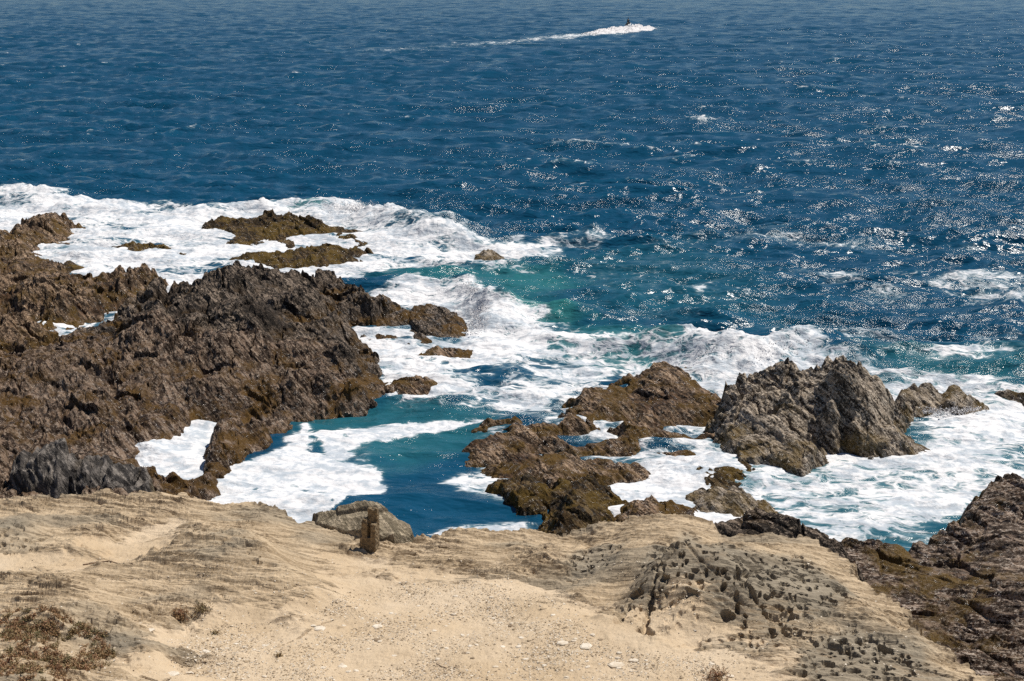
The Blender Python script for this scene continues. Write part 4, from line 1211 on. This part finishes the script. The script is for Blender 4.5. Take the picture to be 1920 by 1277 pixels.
# ------------------------------------------------------------------ dry shrubs
TWIG = plain_material('dry_brown_twig', (0.10, 0.055, 0.03), (0.20, 0.12, 0.07), 30, 0.85, 0)
LEAF = plain_material('red_brown_leaf', (0.27, 0.125, 0.06), (0.38, 0.25, 0.12), 7, 0.7, 0)
LEAF2 = plain_material('olive_leaf', (0.15, 0.13, 0.05), (0.30, 0.20, 0.09), 7, 0.7, 0)


def tuft_arrays(cx, cy, cz, rad, hgt, ntw, nlf, rg):
    TV = []; TF = []; LV = []; LF = []
    for _ in range(ntw):
        a = rg.uniform(0, 6.283); lean = rg.uniform(0.15, 1.25); L = hgt * rg.uniform(0.6, 1.2)
        bx = cx + rg.normal(0, rad * 0.22); by = cy + rg.normal(0, rad * 0.22)
        d = np.array([math.cos(a) * math.sin(lean), math.sin(a) * math.sin(lean), math.cos(lean)])
        p = np.array([bx, by, cz - 0.01])
        for sgm in range(3):
            q = p + d * L / 3
            s = np.cross(d, (0.3, 0.2, 1)); s = s / (np.linalg.norm(s) + 1e-6) * 0.0035 * (3.2 - sgm) / 2
            t = np.cross(d, s)
            k0 = len(TV)
            for pt, f in ((p, 1.0), (q, 0.75)):
                for w_ in (s, t * 1.0, -s):
                    TV.append(pt + w_ * f)
            for (i, j) in ((0, 1), (1, 2), (2, 0)):
                TF.append((k0 + i, k0 + j, k0 + 3 + j, k0 + 3 + i))
            for _l in range(nlf):
                c = p + (q - p) * rg.rand() + rg.normal(0, 0.012, 3)
                e = rg.normal(0, 1, 3); e = e / np.linalg.norm(e) * rg.uniform(0.012, 0.026)
                g = np.cross(e, rg.normal(0, 1, 3)); g = g / (np.linalg.norm(g) + 1e-6) * rg.uniform(0.004, 0.008)
                k1 = len(LV)
                LV += [c - e, c + g, c + e, c - g]
                LF.append((k1, k1 + 1, k1 + 2, k1 + 3))
            p = q
            d = d + rg.normal(0, 0.25, 3); d[2] = abs(d[2]) * 0.9; d = d / np.linalg.norm(d)
    return TV, TF, LV, LF


def shrub(px, py, rpx, label, ntw=40, nlf=5, leaf=LEAF, seed=1, hgt=None):
    rg = np.random.RandomState(seed)
    x, y, z = at_ground(px, py)
    r = rpx * mph(px, py, 2.6)
    TV, TF, LV, LF = tuft_arrays(0, 0, 0, r * 1.4, hgt or r * 0.9, ntw, nlf, rg)
    root = bpy.data.objects.new('dry_shrub', None); COL.objects.link(root)
    root.location = (x, y, z)
    tag(root, label, 'shrub')
    me = bpy.data.meshes.new('stems'); me.from_pydata([tuple(v) for v in TV], [], TF); link('stems', me, TWIG, root)['kind'] = 'stuff'
    me = bpy.data.meshes.new('leaves'); me.from_pydata([tuple(v) for v in LV], [], LF)
    link('leaves', me, leaf, root)['kind'] = 'stuff'


shrub(338, 1158, 22, 'small spiky brown shrub at the foot of the left ridge', 60, 6, LEAF, 3)
shrub(378, 1146, 20, 'thin yellowish dry tuft just right of the spiky brown shrub', 46, 4, LEAF2, 4)
shrub(1345, 1274, 26, 'dry brown tuft at the bottom edge under the pitted crag', 50, 5, LEAF, 5)
shrub(522, 1232, 9, 'tiny dry tuft alone on the sandy path', 18, 3, LEAF2, 6)
shrub(405, 1188, 10, 'tiny flat tuft on sand below the spiky shrub', 16, 3, LEAF2, 7)
# the low mat of reddish plants, lower left
rg = np.random.RandomState(21)
AT = [[], [], []]; AFc = [[], [], []]
mat_poly = [(-60, 1165), (50, 1150), (110, 1160), (160, 1175), (205, 1200), (215, 1235), (200, 1270), (230, 1300), (-60, 1330)]
cnt = 0
while cnt < 520:
    a = rg.uniform(-60, 240); b = rg.uniform(1140, 1330)
    if not inpoly(a, b, mat_poly):
        continue
    x, y, z = at_ground(a, b)
    if perlin(np.array([x * 1.4]), np.array([y * 1.4]), 8)[0] + rg.uniform(0, 0.5) < 0.0:
        continue
    TV, TF, LV, LF = tuft_arrays(x, y, z, 0.10, rg.uniform(0.06, 0.15), 7, 5, rg)
    which = 1 if rg.rand() < 0.6 else 2
    for q, (v_, f_) in ((0, (TV, TF)), (which, (LV, LF))):
        k0 = len(AT[q]); AT[q] += v_; AFc[q] += [tuple(i + k0 for i in f) for f in f_]
    cnt += 1
for q, nm, mt in ((0, 'ground_cover_stems', TWIG), (1, 'ground_cover_red', LEAF), (2, 'ground_cover_olive', LEAF2)):
    me = bpy.data.meshes.new(nm); me.from_pydata([tuple(v) for v in AT[q]], [], AFc[q])
    o = link('ground_cover', me, mt); o['kind'] = 'stuff'
    o['label'] = ('brown twigs of the low mat in the lower left corner', 'reddish leaves of the low mat in the lower left corner', 'olive leaves of the low mat in the lower left corner')[q]

# a dry stick on the sand and a crack twig
def stick(pp, r, label, seed=1):
    pts = [at_ground(a, b) for a, b in pp]
    c = pts[0]
    o = skin_mesh('stick', [(x - c[0], y - c[1], z - c[2] + r) for x, y, z in pts], [(i, i + 1) for i in range(len(pts) - 1)], [r * (1 - 0.5 * i / len(pts)) for i in range(len(pts))], TWIG)
    o.location = c
    tag(o, label, 'stick')


stick([(155, 1060), (180, 1056), (205, 1053), (222, 1058), (250, 1063)], 0.014, 'dry bent stick lying on the sand below the pale hollow on the left')
stick([(818, 1245), (828, 1251), (838, 1254)], 0.008, 'short thin twig lying on the path near the bottom edge')
print('STATS', STATS, sum(s for _, s in STATS))
